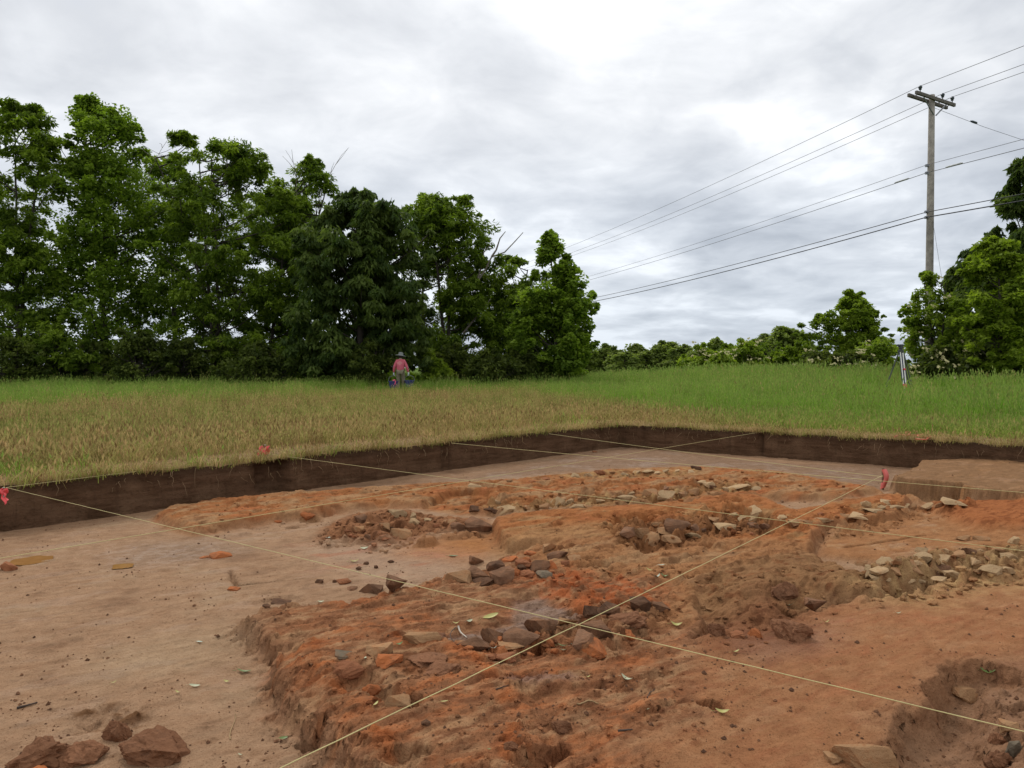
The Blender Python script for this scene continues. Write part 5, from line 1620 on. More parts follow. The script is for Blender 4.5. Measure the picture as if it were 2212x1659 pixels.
# right side
GRT = 'trees and bushes at the right side'
tree([(352, 2195, 2250), (400, 2178, 2300), (450, 2166, 2330), (500, 2165, 2340), (560, 2150, 2350), (640, 2110, 2350), (720, 2090, 2350), (805, 2090, 2350)], 29, 'hickory', 'tall dark tree at the right edge of the picture', group=GRT, ncl=230, nl=140, crad=0.55, gap=0.4, seed=61, base_u=2255)
tree([(522, 2125, 2190), (545, 2105, 2205), (585, 2080, 2230), (640, 2075, 2240), (700, 2085, 2240), (800, 2100, 2240)], 26.5, 'bright', 'light green leafy tree in front of the tall dark right tree', group=GRT, ncl=110, nl=100, crad=0.42, gap=0.3, seed=62, base_u=2150, stems=3, trunk_r=0.08)
tree([(540, 2085, 2150), (580, 2055, 2200), (660, 2040, 2230), (800, 2030, 2240)], 33, 'hickory', 'dark tree filling the space behind the light green right tree', group=GRT, ncl=110, nl=110, crad=0.6, gap=0.35, seed=66, base_u=2140)
tree([(592, 1995, 2016), (620, 1985, 2030), (640, 1955, 2060), (690, 1948, 2105), (740, 1955, 2120), (805, 1950, 2120)], 29.8, 'vine', 'vine-clad bush climbing the foot of the utility pole', 'bush', GRT, ncl=85, nl=90, crad=0.40, gap=0.12, seed=63, base_u=2008, stems=3, trunk_r=0.07, name='bush', blossoms=25, parts_names=('stem', 'crown'))
tree([(635, 1828, 1865), (662, 1805, 1880), (700, 1762, 1898), (735, 1758, 1902), (800, 1775, 1895)], 46, 'bright', 'rounded bright green tree with a pointed top beside the tripod', group=GRT, ncl=130, nl=120, crad=0.62, gap=0.4, seed=64, base_u=1835, trunk_r=0.12, lsc=1.2)
GB = 'flowering shrubs beyond the field'
fl = [(1515, 758, 70, 44, 'vine', 50, 'white-flowering shrub at the left end of the hedge'), (1575, 758, 80, 50, 'bright', 0, 'light green plain shrub between two flowering shrubs'), (1612, 745, 80, 46, 'vine', 45, 'tall flowering shrub with a dark hollow centre'),
      (1665, 752, 90, 52, 'locust', 18, 'dull green shrub right of the dark-hollow shrub'), (1725, 752, 90, 50, 'bright', 10, 'light shrub left of the pointed tree'), (1770, 770, 90, 40, 'dull', 40, 'low pale-flowered shrub in front of the pointed tree'),
      (1835, 768, 90, 38, 'dull', 50, 'low flowering shrub left of the tripod'), (1905, 742, 90, 42, 'vine', 14, 'green bush directly behind the tripod'), (1560, 775, 60, 42, 'bright', 20, 'short light green shrub in front of the plain shrub'),
      (2030, 768, 90, 27.5, 'dull', 45, 'flowering bramble right of the tripod'), (2110, 775, 90, 27, 'dull', 18, 'dark bramble under the light green right tree'), (2180, 770, 90, 27, 'dull', 4, 'dark bramble at the right edge')]
for i, (u, tp, w, y, kd, bl, lab) in enumerate(fl):
    tree([(tp - 9, u - w * .22, u + w * .22), (tp + 4, u - w * .48, u + w * .48), (tp + 28, u - w * .62, u + w * .62), (812, u - w * .6, u + w * .6)], y, kd, lab, 'shrub', GB, ncl=46, nl=80, crad=0.50, gap=0.5,
         seed=70 + i, trunk_r=0.05, stems=3, name='shrub', blossoms=bl, lsc=1.25, parts_names=('stem', 'crown'))
tree([(735, 1538, 1556), (742, 1532, 1562), (750, 1536, 1558)], 75, 'far', 'lone flat-topped small tree rising above the hedge', group='far trees', ncl=14, nl=50, crad=0.7, gap=0.9, seed=90, trunk_r=0.12)

# far tree line: a few kinds, copied
GF = 'trees of the far tree line'
protos = []
for j in range(4):
    tw = (13, 17, 10, 15)[j]
    tr = tree([(700, 1106 - tw * .5, 1106 + tw * .5), (722, 1106 - tw * 1.6, 1106 + tw * 1.6), (760, 1106 - tw * 2.0, 1106 + tw * 2.0), (800, 1106 - tw * 1.5, 1106 + tw * 1.5)], 150, 'far', 'far tree', group=GF,
              ncl=60, nl=60, crad=1.5, gap=0.5, seed=200 + j, trunk_r=0.25, lsc=1.3, zbase=EYE - 2.0)
    protos.append(tr)
spots = [(1262, 752, 170), (1295, 765, 185), (1318, 768, 190), (1340, 760, 175), (1362, 770, 190), (1382, 766, 180), (1405, 774, 190), (1428, 758, 165), (1452, 760, 165), (1474, 764, 160), (1492, 772, 150),
         (1530, 766, 150), (1560, 760, 140), (1590, 752, 130), (1625, 750, 125), (1650, 746, 120), (1690, 732, 115), (1718, 735, 115), (1748, 752, 110), (1280, 766, 200), (1330, 772, 205), (1440, 770, 205), (1250, 764, 180), (1308, 762, 175), (1372, 758, 170), (1395, 768, 165), (1416, 764, 170), (1463, 770, 160), (1484, 768, 165), (1350, 770, 160), (1327, 766, 165), (1510, 770, 150), (1545, 765, 145), (1576, 758, 140)]
for i, (u, tp, y) in enumerate(spots):
    src = protos[i % 4]
    if i < 4:
        root = src; kids = list(src.children)
    else:
        root = src.copy(); COL.objects.link(root)
        for ch in src.children:
            c3 = ch.copy(); COL.objects.link(c3); c3.parent = root
    top = ondist(u, tp, y)
    gz = float(field_z(np.array([top[0]]), np.array([float(y)]))[0])
    h0 = ondist(1106, 700, 150)[2] - (EYE - 2.0)
    s = (top[2] - gz) / h0
    root.location = (top[0], y, gz)
    s *= random.uniform(0.95, 1.3); root.scale = (s * random.uniform(1.3, 2.0), s * 1.3, s)
    root.rotation_euler = (0, 0, random.uniform(0, 6))
order = sorted(range(len(spots)), key=lambda i: spots[i][0])
k = 0
far_objs = [o for o in COL.objects if o.parent is None and o.get('group') == GF]
far_objs.sort(key=lambda o: o.location.x / o.location.y)
for i, o in enumerate(far_objs):
    o['label'] = f'{ORD[i + 1]} tree from the left in the far tree line'

# ------------------------------------------------------------------ utility pole and lines
M_POLE = simple_mat('pole_wood', (0.30, 0.27, 0.235), 0.9, var=0.35, scale=5, bump=0.4, bscale=25)
M_ARM = simple_mat('crossarm_wood', (0.13, 0.115, 0.10), 0.9, var=0.3, scale=4)
M_INS = simple_mat('insulator', (0.035, 0.05, 0.06), 0.3)
M_STEEL = simple_mat('galvanised_steel', (0.22, 0.23, 0.25), 0.5, 0.6)
M_SLEEVE = simple_mat('sleeve', (0.42, 0.43, 0.43), 0.5)
M_WIRE = simple_mat('wire', (0.10, 0.10, 0.105), 0.6)
M_CABLE = simple_mat('cable', (0.02, 0.02, 0.022), 0.6)
PY = 31.0
ptop = ondist(2013, 205, PY)
pbase = ondist(2005, 790, PY)
pgz = float(field_z(np.array([pbase[0]]), np.array([PY]))[0])
pole = empty('utility_pole', (pbase[0], PY, pgz))
hp = ptop[2] - pgz
lean = (ptop[0] - pbase[0]) / (ptop[2] - EYE)


def polep(z):
    return np.array([lean * (z - (EYE - pgz)), 0, z])


V_, F_q = tube([polep(-1), polep(hp * .5), polep(hp - 0.02), polep(hp)], [0.165, 0.145, 0.115, 0.10], 12)
link('pole', mesh_np('pole', V_, F_q, True), M_POLE, pole)
ad = np.array([0.90, 0.43, -0.06]); ad /= np.linalg.norm(ad)
pd_ = np.array([-ad[1], ad[0], 0]); pd_ /= np.linalg.norm(pd_)
arm_c = polep(hp - 0.22)


def beam(c_, half, w, h):
    vs = []
    up = np.cross(pd_, ad); up = up if up[2] > 0 else -up
    for s1 in (-1, 1):
        for s2 in (-1, 1):
            for s3 in (-1, 1):
                vs.append(c_ + ad * half * s1 + pd_ * w / 2 * s2 + up * h / 2 * s3)
    f_ = np.array([[0, 1, 3, 2], [4, 6, 7, 5], [0, 4, 5, 1], [2, 3, 7, 6], [0, 2, 6, 4], [1, 5, 7, 3]])
    return np.array(vs), f_


for s in (-1, 1):
    V_, F_q = beam(arm_c + pd_ * 0.17 * s, 1.25, 0.09, 0.13)
    link('crossarm', mesh_np('crossarm', V_, F_q), M_ARM, pole)
    V_, F_q = tube([arm_c + ad * 0.72 * s - pd_ * 0.14 - np.array([0, 0, .08]), arm_c + ad * 0.08 * s - pd_ * 0.14 - np.array([0, 0, 0.66])], 0.028, 6)
    link('brace', mesh_np('brace', V_, F_q), M_STEEL, pole)
INS = []
for q in (-0.98, 0.45, 1.08):
    c_ = arm_c + ad * q - pd_ * 0.17 + np.array([0, 0, 0.065])
    V_, F_q = lathe([(0.001, 0.0), (0.018, 0.0), (0.018, 0.08), (0.06, 0.10), (0.05, 0.15), (0.08, 0.17), (0.075, 0.22), (0.04, 0.26), (0.001, 0.28)], 12, c_)
    link('insulator', mesh_np('insulator', V_, F_q, True), M_INS, pole)
    INS.append(c_ + np.array([0, 0, 0.25]) + np.array(pole.location))
    V_, F_q = tube([arm_c + ad * q - pd_ * 0.24, arm_c + ad * q + pd_ * 0.24], 0.016, 6)
    link('bolt', mesh_np('bolt', V_, F_q), M_STEEL, pole)
zn = lambda v: ondist(2005, v, PY)[2] - pgz
for v in (358, 374, 458, 470):
    c_ = polep(zn(v))
    V_, F_q = box(c_[0] - 0.17, c_[1] - 0.02, c_[2], 0.14, 0.10, 0.10)
    link('bracket', mesh_np('bracket', V_, F_q), M_STEEL, pole)
tag(pole, 'weathered grey wooden utility pole with a double crossarm', 'utility pole')

LD = np.array([-0.305, 0.952])


def power_line(p0, drop_l, sagl, r, mat, label, left=True, right=True, rdrop=0.0):
    p0 = np.asarray(p0, float)
    segs = []
    P1 = np.array([p0[0] + LD[0] * 60, p0[1] + LD[1] * 60, p0[2] + drop_l])
    P2 = np.array([p0[0] - LD[0] * 50, p0[1] - LD[1] * 50, p0[2] + rdrop])
    q = np.linspace(0, 1, 40)[:, None]
    a = P1 * (1 - q) + p0 * q; a[:, 2] -= sagl * 4 * (q * (1 - q))[:, 0]
    c_ = p0 * (1 - q) + P2 * q; c_[:, 2] -= sagl * 4 * (q * (1 - q))[:, 0]
    P_ = np.vstack([a, c_[1:]])
    V_, F_q = tube(P_, r, 5)
    tag(link('power_line', mesh_np('power_line', V_, F_q, True), mat), label, 'power line', 'wires strung along the utility pole')


power_line(INS[0], -0.3, 0.55, 0.011, M_WIRE, 'uppermost wire on the left insulator of the crossarm')
power_line(INS[1], -0.3, 0.55, 0.011, M_WIRE, 'second wire on the middle insulator of the crossarm')
power_line(INS[2], -0.3, 0.60, 0.011, M_WIRE, 'third wire on the right insulator of the crossarm')
pw = lambda v: np.array(pole.location) + polep(zn(v)) + np.array([-0.2, -0.06, 0])
power_line(pw(357), -0.2, 0.5, 0.010, M_WIRE, 'thin wire on the upper bracket halfway up the pole')
power_line(pw(374), -0.2, 0.5, 0.013, M_WIRE, 'wire with grey splice sleeves either side of the pole')
power_line(pw(459), -0.1, 0.55, 0.018, M_CABLE, 'upper of the two thick black cables low on the pole')
power_line(pw(470), -0.1, 0.65, 0.024, M_CABLE, 'lower and thickest black cable low on the pole')
for s in (-1, 1):
    c_ = pw(374)
    a = c_ + np.array([LD[0] * 0.9 * s, LD[1] * 0.9 * s, -0.01]); b_ = c_ + np.array([LD[0] * 1.7 * s, LD[1] * 1.7 * s, -0.03])
    V_, F_q = tube([a, a * .9 + b_ * .1, a * .1 + b_ * .9, b_], [0.012, 0.04, 0.04, 0.012], 8)
    tag(link('splice_sleeve', mesh_np('splice_sleeve', V_, F_q, True), M_SLEEVE), f'grey splice sleeve on the wire {"left" if s > 0 else "right"} of the pole', 'splice sleeve', 'splice sleeves on the wire')
a = np.array(pole.location) + polep(hp - 0.5)
b_ = ondist(2235, 311, 31.5)
V_, F_q = tube([a, a * .5 + b_ * .5 + np.array([0, 0, -0.05]), b_, b_ * 2 - a], 0.008, 5)
g = link('guy_wire', mesh_np('guy_wire', V_, F_q, True), M_WIRE)
V_, F_q = tube([a + (b_ - a) * .37, a + (b_ - a) * .39, a + (b_ - a) * .43, a + (b_ - a) * .44], [0.01, 0.05, 0.05, 0.01], 8)
link('strain_insulator', mesh_np('strain_insulator', V_, F_q, True), M_INS, g)
tag(g, 'guy wire running down right from the top of the pole', 'guy wire')
a = np.array(pole.location) + polep(zn(480)) + np.array([0.12, 0, 0]); b_ = ondist(2042, 650, PY - 0.6)
V_, F_q = tube([a, b_, b_ + (b_ - a) * 0.9], 0.006, 5)
tag(link('guy_wire', mesh_np('guy_wire', V_, F_q, True), M_WIRE), 'thin guy wire close to the lower right of the pole', 'guy wire')

# ------------------------------------------------------------------ survey tripod with instrument
TY = 22.5
th = ondist(1946, 757, TY)
tgz = float(field_z(np.array([th[0]]), np.array([TY]))[0])
trip = empty('survey_tripod', (th[0], TY, tgz))
hh = th[2] - tgz
M_TW = simple_mat('tripod_white', (0.72, 0.71, 0.64), 0.5, var=0.1)
M_TB = simple_mat('tripod_blue', (0.012, 0.018, 0.055), 0.5)
M_TG = simple_mat('tripod_grey', (0.05, 0.055, 0.05), 0.5)
M_TGR = simple_mat('tripod_olive', (0.11, 0.12, 0.085), 0.6)


def bar(a, b_, w, th_, side):
    a, b_ = np.asarray(a, float), np.asarray(b_, float)
    ax = (b_ - a) / np.linalg.norm(b_ - a)
    sd_ = np.asarray(side, float); sd_ = sd_ - ax * (sd_ @ ax); sd_ /= np.linalg.norm(sd_)
    nn = np.cross(ax, sd_)
    vs = [q + sd_ * w / 2 * s1 + nn * th_ / 2 * s2 for q in (a, b_) for s1 in (-1, 1) for s2 in (-1, 1)]
    return np.array(vs), np.array([[0, 1, 3, 2], [4, 6, 7, 5], [0, 4, 5, 1], [2, 3, 7, 6], [0, 2, 6, 4], [1, 5, 7, 3]])


V_, F_q = lathe([(0.001, -0.10), (0.07, -0.10), (0.085, -0.06), (0.085, 0.0), (0.001, 0.0)], 16, (0, 0, hh))
link('tripod_head', mesh_np('tripod_head', V_, F_q), M_TG, trip)
for k, (fx, fy, side) in enumerate(((-0.12, -0.55, (1, 0, 0)), (-0.42, 0.30, (0.6, 0.8, 0)), (0.62, 0.35, (0.5, -0.8, 0)))):
    a = np.array([fx * 0.10, fy * 0.10, hh - 0.06]); b_ = np.array([fx, fy, 0.0])
    sd_ = np.array(side, float) / np.linalg.norm(side)
    m1, m2, m3 = (M_TW, M_TB, M_RED) if k == 0 else (M_TGR, M_TG, M_TG)
    k1, k2 = a + (b_ - a) * 0.0, a + (b_ - a) * 0.70
    leg = link('leg', mesh_np('leg', *join([bar(k1 + sd_ * .038, k2 + sd_ * .038, 0.032, 0.03, side), bar(k1 - sd_ * .038, k2 - sd_ * .038, 0.032, 0.03, side), bar(k2, b_, 0.045, 0.03, side)])), m1, trip)
    if k == 0:
        link('leg_core', mesh_np('leg_core', *bar(k1, k2 - (b_ - a) * 0.01, 0.042, 0.02, side)), m2, leg)
        link('leg_edge', mesh_np('leg_edge', *join([bar(k1 + sd_ * .060, k2 + sd_ * .060, 0.010, 0.034, side), bar(k1 - sd_ * .060, k2 - sd_ * .060, 0.010, 0.034, side)])), m2, leg)
        link('tape_knot', mesh_np('tape_knot', *box(*(a + (b_ - a) * 0.36 + np.array([0.03, -0.03, 0])), 0.06, 0.03, 0.05)), M_RED, leg)
    link('clamp', mesh_np('clamp', *join([bar(k2 - (b_ - a) * .02, k2 + (b_ - a) * .045, 0.10, 0.06, side)])), m3, leg)
    link('foot_spike', mesh_np('foot_spike', *tube([b_, b_ + (b_ - a) * 0.06], [0.02, 0.005], 6)), M_TG, leg)
tag(trip, 'survey tripod with a white front leg standing in the green grass', 'tripod')
ins = empty('survey_level', (th[0], TY, th[2]))
V_, F_q = join([lathe([(0.001, 0), (0.07, 0), (0.07, 0.025), (0.045, 0.03), (0.045, 0.05), (0.065, 0.055), (0.065, 0.085), (0.001, 0.09)], 14), box(0, 0, 0.13, 0.09, 0.12, 0.09)])
link('base_plate', mesh_np('base_plate', V_, F_q), M_TG, ins)
V_, F_q = tube([(-0.13, -0.05, 0.15), (-0.09, -0.03, 0.15), (0.08, 0.03, 0.16), (0.10, 0.04, 0.16)], [0.035, 0.04, 0.032, 0.028], 12)
link('telescope', mesh_np('telescope', V_, F_q, True), M_INS, ins)
tag(ins, 'small dark survey level on top of the tripod', 'surveying instrument')

# ------------------------------------------------------------------ person carrying two blue tubs
PD_ = 29.5
ft = ondist(865, 762, PD_)
gzp = float(field_z(np.array([ft[0]]), np.array([PD_]))[0])
person = empty('person', (ft[0], PD_, gzp))
hs_ = (ft[2] - gzp) / 1.70      # scale so that the hat top meets the measured height
hs_ = max(0.92, min(1.08, hs_))
person.scale = (hs_, hs_, hs_)
M_SKIN = simple_mat('skin', (0.42, 0.24, 0.17), 0.6, var=0.1)
M_SHIRT, nt, b, _ = new_mat('pink_shirt')
t = NT(nt)
oc = t.objco()
n_ = t.noise(oc, 9, 4)
cc = t.mix(t.mapr(n_, .3, .7), (0.46, 0.085, 0.125), (0.56, 0.125, 0.165))
# faded diamond print between the shoulder blades
sp_ = t.n('ShaderNodeSeparateXYZ'); t.put(sp_.inputs[0], oc)
dx = t.mth('ABSOLUTE', t.mth('SUBTRACT', sp_.outputs[0], -0.02)); dz = t.mth('ABSOLUTE', t.mth('SUBTRACT', sp_.outputs[2], 1.27))
dm = t.mth('ADD', t.mth('DIVIDE', dx, 0.13), t.mth('DIVIDE', dz, 0.10))
backside = t.mth('LESS_THAN', sp_.outputs[1], 0.0)
fdm = t.mth('MULTIPLY', t.mapr(dm, 1.0, 0.94, 0.0, 0.45), backside)
cc = t.mix(fdm, cc, (0.60, 0.30, 0.28))
t.put(b.inputs['Base Color'], cc)
b.inputs['Roughness'].default_value = 0.85
t.put(b.inputs['Normal'], t.bump(t.noise(oc, 22, 3), 0.5, 0.02))
M_PANTS = simple_mat('khaki_trousers', (0.20, 0.17, 0.115), 0.9, var=0.25, scale=10, bump=0.4, bscale=25)
M_HAT = simple_mat('grey_hat', (0.16, 0.17, 0.165), 0.85, var=0.2)
M_GLOVE = simple_mat('pale_glove', (0.62, 0.66, 0.70), 0.7, var=0.15)
M_HAIR = simple_mat('dark_hair', (0.03, 0.022, 0.018), 0.8)
M_BOOT = simple_mat('brown_boot', (0.07, 0.05, 0.035), 0.8)


def skin(name, verts, edges, radii, mat, parent, sub=2, rootv=0):
    me = bpy.data.meshes.new(name)
    me.from_pydata(verts, edges, [])
    me.update()
    o = bpy.data.objects.new(name, me)
    COL.objects.link(o)
    o.parent = parent
    sm = o.modifiers.new('skin', 'SKIN')
    if not me.skin_vertices:
        bpy.context.view_layer.objects.active = o
    lay = me.skin_vertices[0] if me.skin_vertices else None
    for i, rr in enumerate(radii):
        lay.data[i].radius = rr if isinstance(rr, tuple) else (rr, rr)
        lay.data[i].use_root = (i == rootv)
    sm.use_smooth_shade = True
    ss = o.modifiers.new('sub', 'SUBSURF'); ss.levels = sub; ss.render_levels = sub
    me.materials.append(mat)
    return o


# skeleton: walking away from the camera, arms hanging slightly out, left foot forward
J = dict(pelvis=(0, 0, .93), spine=(0, .01, 1.10), chest=(0, .02, 1.28), neck=(0, .03, 1.43), head0=(0, .06, 1.50), head1=(0, .08, 1.60), headt=(0, .08, 1.66),
         shL=(-.155, .02, 1.35), elL=(-.255, 0, 1.10), wrL=(-.285, .05, .87), shR=(.155, .02, 1.35), elR=(.265, 0, 1.10), wrR=(.315, .05, .88),
         hpL=(-.09, 0, .90), knL=(-.10, .08, .50), anL=(-.10, -.02, .10), toL=(-.11, .14, .04), hpR=(.09, 0, .90), knR=(.10, .10, .51), anR=(.10, .14, .10), toR=(.11, .30, .04))
ks = list(J)
ix = {k: i for i, k in enumerate(ks)}
ed = [('pelvis', 'spine'), ('spine', 'chest'), ('chest', 'neck'), ('neck', 'head0'), ('head0', 'head1'), ('head1', 'headt'), ('chest', 'shL'), ('shL', 'elL'), ('elL', 'wrL'), ('chest', 'shR'), ('shR', 'elR'), ('elR', 'wrR'),
      ('pelvis', 'hpL'), ('hpL', 'knL'), ('knL', 'anL'), ('anL', 'toL'), ('pelvis', 'hpR'), ('hpR', 'knR'), ('knR', 'anR'), ('anR', 'toR')]
rad = dict(pelvis=.115, spine=.11, chest=.12, neck=.055, head0=.07, head1=.085, headt=.05, shL=.06, elL=.042, wrL=.03, shR=.06, elR=.042, wrR=.03, hpL=.085, knL=.058, anL=.04, toL=.035, hpR=.085, knR=.058, anR=.04, toR=.035)
skin('body', [J[k] for k in ks], [(ix[a], ix[b_]) for a, b_ in ed], [rad[k] for k in ks], M_SKIN, person)
sk = ['pelvis', 'spine', 'chest', 'neck', 'shL', 'elL', 'wrL', 'shR', 'elR', 'wrR']
jx = {k: i for i, k in enumerate(sk)}
vs = [J[k] for k in sk]; vs[0] = (0, 0, .86); vs[3] = (0, .03, 1.42)
skin('shirt', vs, [(jx[a], jx[b_]) for a, b_ in ed if a in jx and b_ in jx],
     [(.185, .125), (.185, .125), (.185, .13), (.085, .07), .078, .066, .048, .078, .066, .048], M_SHIRT, person)
pk_ = ['pelvis', 'hpL', 'knL', 'anL', 'hpR', 'knR', 'anR']
jx = {k: i for i, k in enumerate(pk_)}
vs = [J[k] for k in pk_]; vs[3] = (-.10, 0, .13); vs[6] = (.10, .15, .13)
skin('trousers', vs, [(jx[a], jx[b_]) for a, b_ in ed if a in jx and b_ in jx], [.125, .105, .082, .068, .105, .082, .068], M_PANTS, person)
for s, (an, to) in ((-1, ('anL', 'toL')), (1, ('anR', 'toR'))):
    a, b_ = np.array(J[an]), np.array(J[to])
    skin('boot', [tuple(a + (0, 0, .05)), tuple(a + (0, -0.02, -.04)), tuple(b_), tuple(b_ + (0, .05, -.005))], [(0, 1), (1, 2), (2, 3)], [.055, .058, .05, .035], M_BOOT, person)
for s, (el, wr) in ((-1, ('elL', 'wrL')), (1, ('elR', 'wrR'))):
    a, b_ = np.array(J[el]), np.array(J[wr])
    dn = (b_ - a) / np.linalg.norm(b_ - a)
    palm = b_ + dn * 0.085
    vs = [tuple(b_ - dn * 0.01), tuple(b_ + dn * 0.03), tuple(palm)]; es = [(0, 1), (1, 2)]; rs = [.034, .036, .036]
    for f_, (oy, L1) in enumerate(((.030, .040), (.010, .046), (-.010, .043), (-.028, .034))):
        kn = palm + np.array([0, oy, 0]); m1 = kn + dn * L1 + np.array([-s * .012, 0, 0]); m2 = m1 + dn * .012 + np.array([-s * .034, 0, .004]); m3 = m2 + np.array([-s * .012, 0, .028])
        i0 = len(vs)
        vs += [tuple(kn), tuple(m1), tuple(m2), tuple(m3)]; es += [(2, i0), (i0, i0 + 1), (i0 + 1, i0 + 2), (i0 + 2, i0 + 3)]; rs += [.011, .010, .0095, .009]
    i0 = len(vs)
    th0 = b_ + dn * .035 + np.array([0, .034, 0]); th1 = th0 + dn * .04 + np.array([-s * .018, .014, 0]); th2 = th1 + dn * .028 + np.array([-s * .018, -.004, 0])
    vs += [tuple(th0), tuple(th1), tuple(th2)]; es += [(1, i0), (i0, i0 + 1), (i0 + 1, i0 + 2)]; rs += [.013, .012, .010]
    skin('glove', vs, es, rs, M_GLOVE, person, 1)
V_, F_q = lathe([(0.24, -0.035), (0.245, -0.028), (0.17, -0.002), (0.105, 0.012), (0.103, 0.07), (0.09, 0.105), (0.05, 0.125), (0.001, 0.13), ], 24)
V2, F2_ = lathe([(0.24, -0.035), (0.17, -0.012), (0.10, 0.002), (0.001, 0.004)], 24)
hat = link('hat', mesh_np('hat', *join([(V_, F_q), (V2, F2_)]), True), M_HAT, person)
hat.location = (0, .075, 1.60); hat.rotation_euler = (R(-4), R(8), 0)
V_, F_q = lathe([(0.001, 0.10), (0.08, 0.08), (0.098, 0.02), (0.09, -0.05), (0.06, -0.10), (0.001, -0.11)], 14)
hr = link('hair', mesh_np('hair', V_, F_q, True), M_HAIR, person); hr.location = (0, .062, 1.55)
tag(person, 'person in a pink long-sleeved shirt and brimmed hat walking away with tubs', 'person')

M_TUB = simple_mat('blue_plastic', (0.030, 0.036, 0.150), 0.45, var=0.15)
M_HANDLE = simple_mat('tub_handle', (0.28, 0.28, 0.30), 0.5)
M_PINK = simple_mat('pink_ribbon', (0.80, 0.12, 0.22), 0.5, var=0.1)


def tub(x, y, z, grip, label, ribbon_=False):
    o = empty('plastic_tub', (x, y, z), R(8))
    L0, W0, L1, W1, h_ = 0.30, 0.20, 0.38, 0.27, 0.29
    rings = []
    for (zz, l, w) in ((0, L0, W0), (h_ * .9, L1 * .96, W1 * .96), (h_ * .9, L1 * 1.06, W1 * 1.08), (h_, L1 * 1.06, W1 * 1.08), (h_, L1 * .95, W1 * .93), (0.012, L0 * .94, W0 * .92)):
        pts_ = []
        for k in range(24):
            a = 2 * math.pi * k / 24
            c_, s_ = math.cos(a), math.sin(a)
            pts_.append((math.copysign(abs(c_) ** .35, c_) * l / 2, math.copysign(abs(s_) ** .35, s_) * w / 2, zz))
        rings.append(pts_)
    V_ = np.array(rings).reshape(-1, 3)
    n = 24
    F_q = [(r_ * n + k, r_ * n + (k + 1) % n, (r_ + 1) * n + (k + 1) % n, (r_ + 1) * n + k) for r_ in range(5) for k in range(n)]
    bm = bmesh.new()
    bv = [bm.verts.new(q) for q in V_]
    for f_ in F_q: bm.faces.new([bv[k] for k in f_])
    bm.faces.new(bv[:n][::-1]); bm.faces.new(bv[5 * n:])
    me = bpy.data.meshes.new('tub_body'); bm.to_mesh(me); bm.free()
    link('tub_body', me, M_TUB, o)
    a = np.linspace(0, math.pi, 14)
    gh = grip - z
    P_ = np.column_stack([np.cos(a) * 0.195, np.zeros(14), h_ * .9 + np.sin(a) ** .55 * (gh - h_ * .9)])
    link('handle', mesh_np('handle', *tube(P_, 0.006, 6), True), M_HANDLE, o)
    for zz in (0.10, 0.18):
        k = (zz / (h_ * .9))
        l, w = L0 + (L1 * .96 - L0) * k, W0 + (W1 * .96 - W0) * k
        a = np.linspace(0, 2 * math.pi, 25)
        P_ = np.column_stack([np.sign(np.cos(a)) * np.abs(np.cos(a)) ** .35 * l / 2, np.sign(np.sin(a)) * np.abs(np.sin(a)) ** .35 * w / 2, np.full(25, zz)])
        link('rib', mesh_np('rib', *tube(P_, 0.007, 5, False), True), M_TUB, o)
    if ribbon_:
        parts = [ribbon(np.column_stack([0.02 + 0.05 * np.sin(np.linspace(0, 6, 10)), np.full(10, -0.155), h_ + 0.04 - 0.02 * np.linspace(0, 1, 10)]), 0.05, (0.2, .2, 1)),
                 ribbon(np.column_stack([np.full(10, 0.07) + 0.01 * np.sin(np.linspace(0, 5, 10)), np.full(10, -0.165), h_ + 0.02 - 0.16 * np.linspace(0, 1, 10)]), 0.04, (1, .1, 0))]
        V_, F_q = join(parts)
        link('pink_ribbon', mesh_np('pink_ribbon', V_, F_q, True), M_PINK, o)
    tag(o, label, 'tub', 'blue plastic tubs carried by the person')


gl = np.array(J['wrL']) * hs_ + np.array(person.location); gr = np.array(J['wrR']) * hs_ + np.array(person.location)
tub(gl[0] - 0.02, gl[1] + 0.02, gl[2] - 0.13 - 0.50, gl[2] - 0.13, 'blue plastic tub with a pink ribbon in the left hand', True)
tub(gr[0] + 0.05, gr[1] + 0.02, gr[2] - 0.13 - 0.48, gr[2] - 0.13, 'blue plastic tub without ribbon in the right hand')

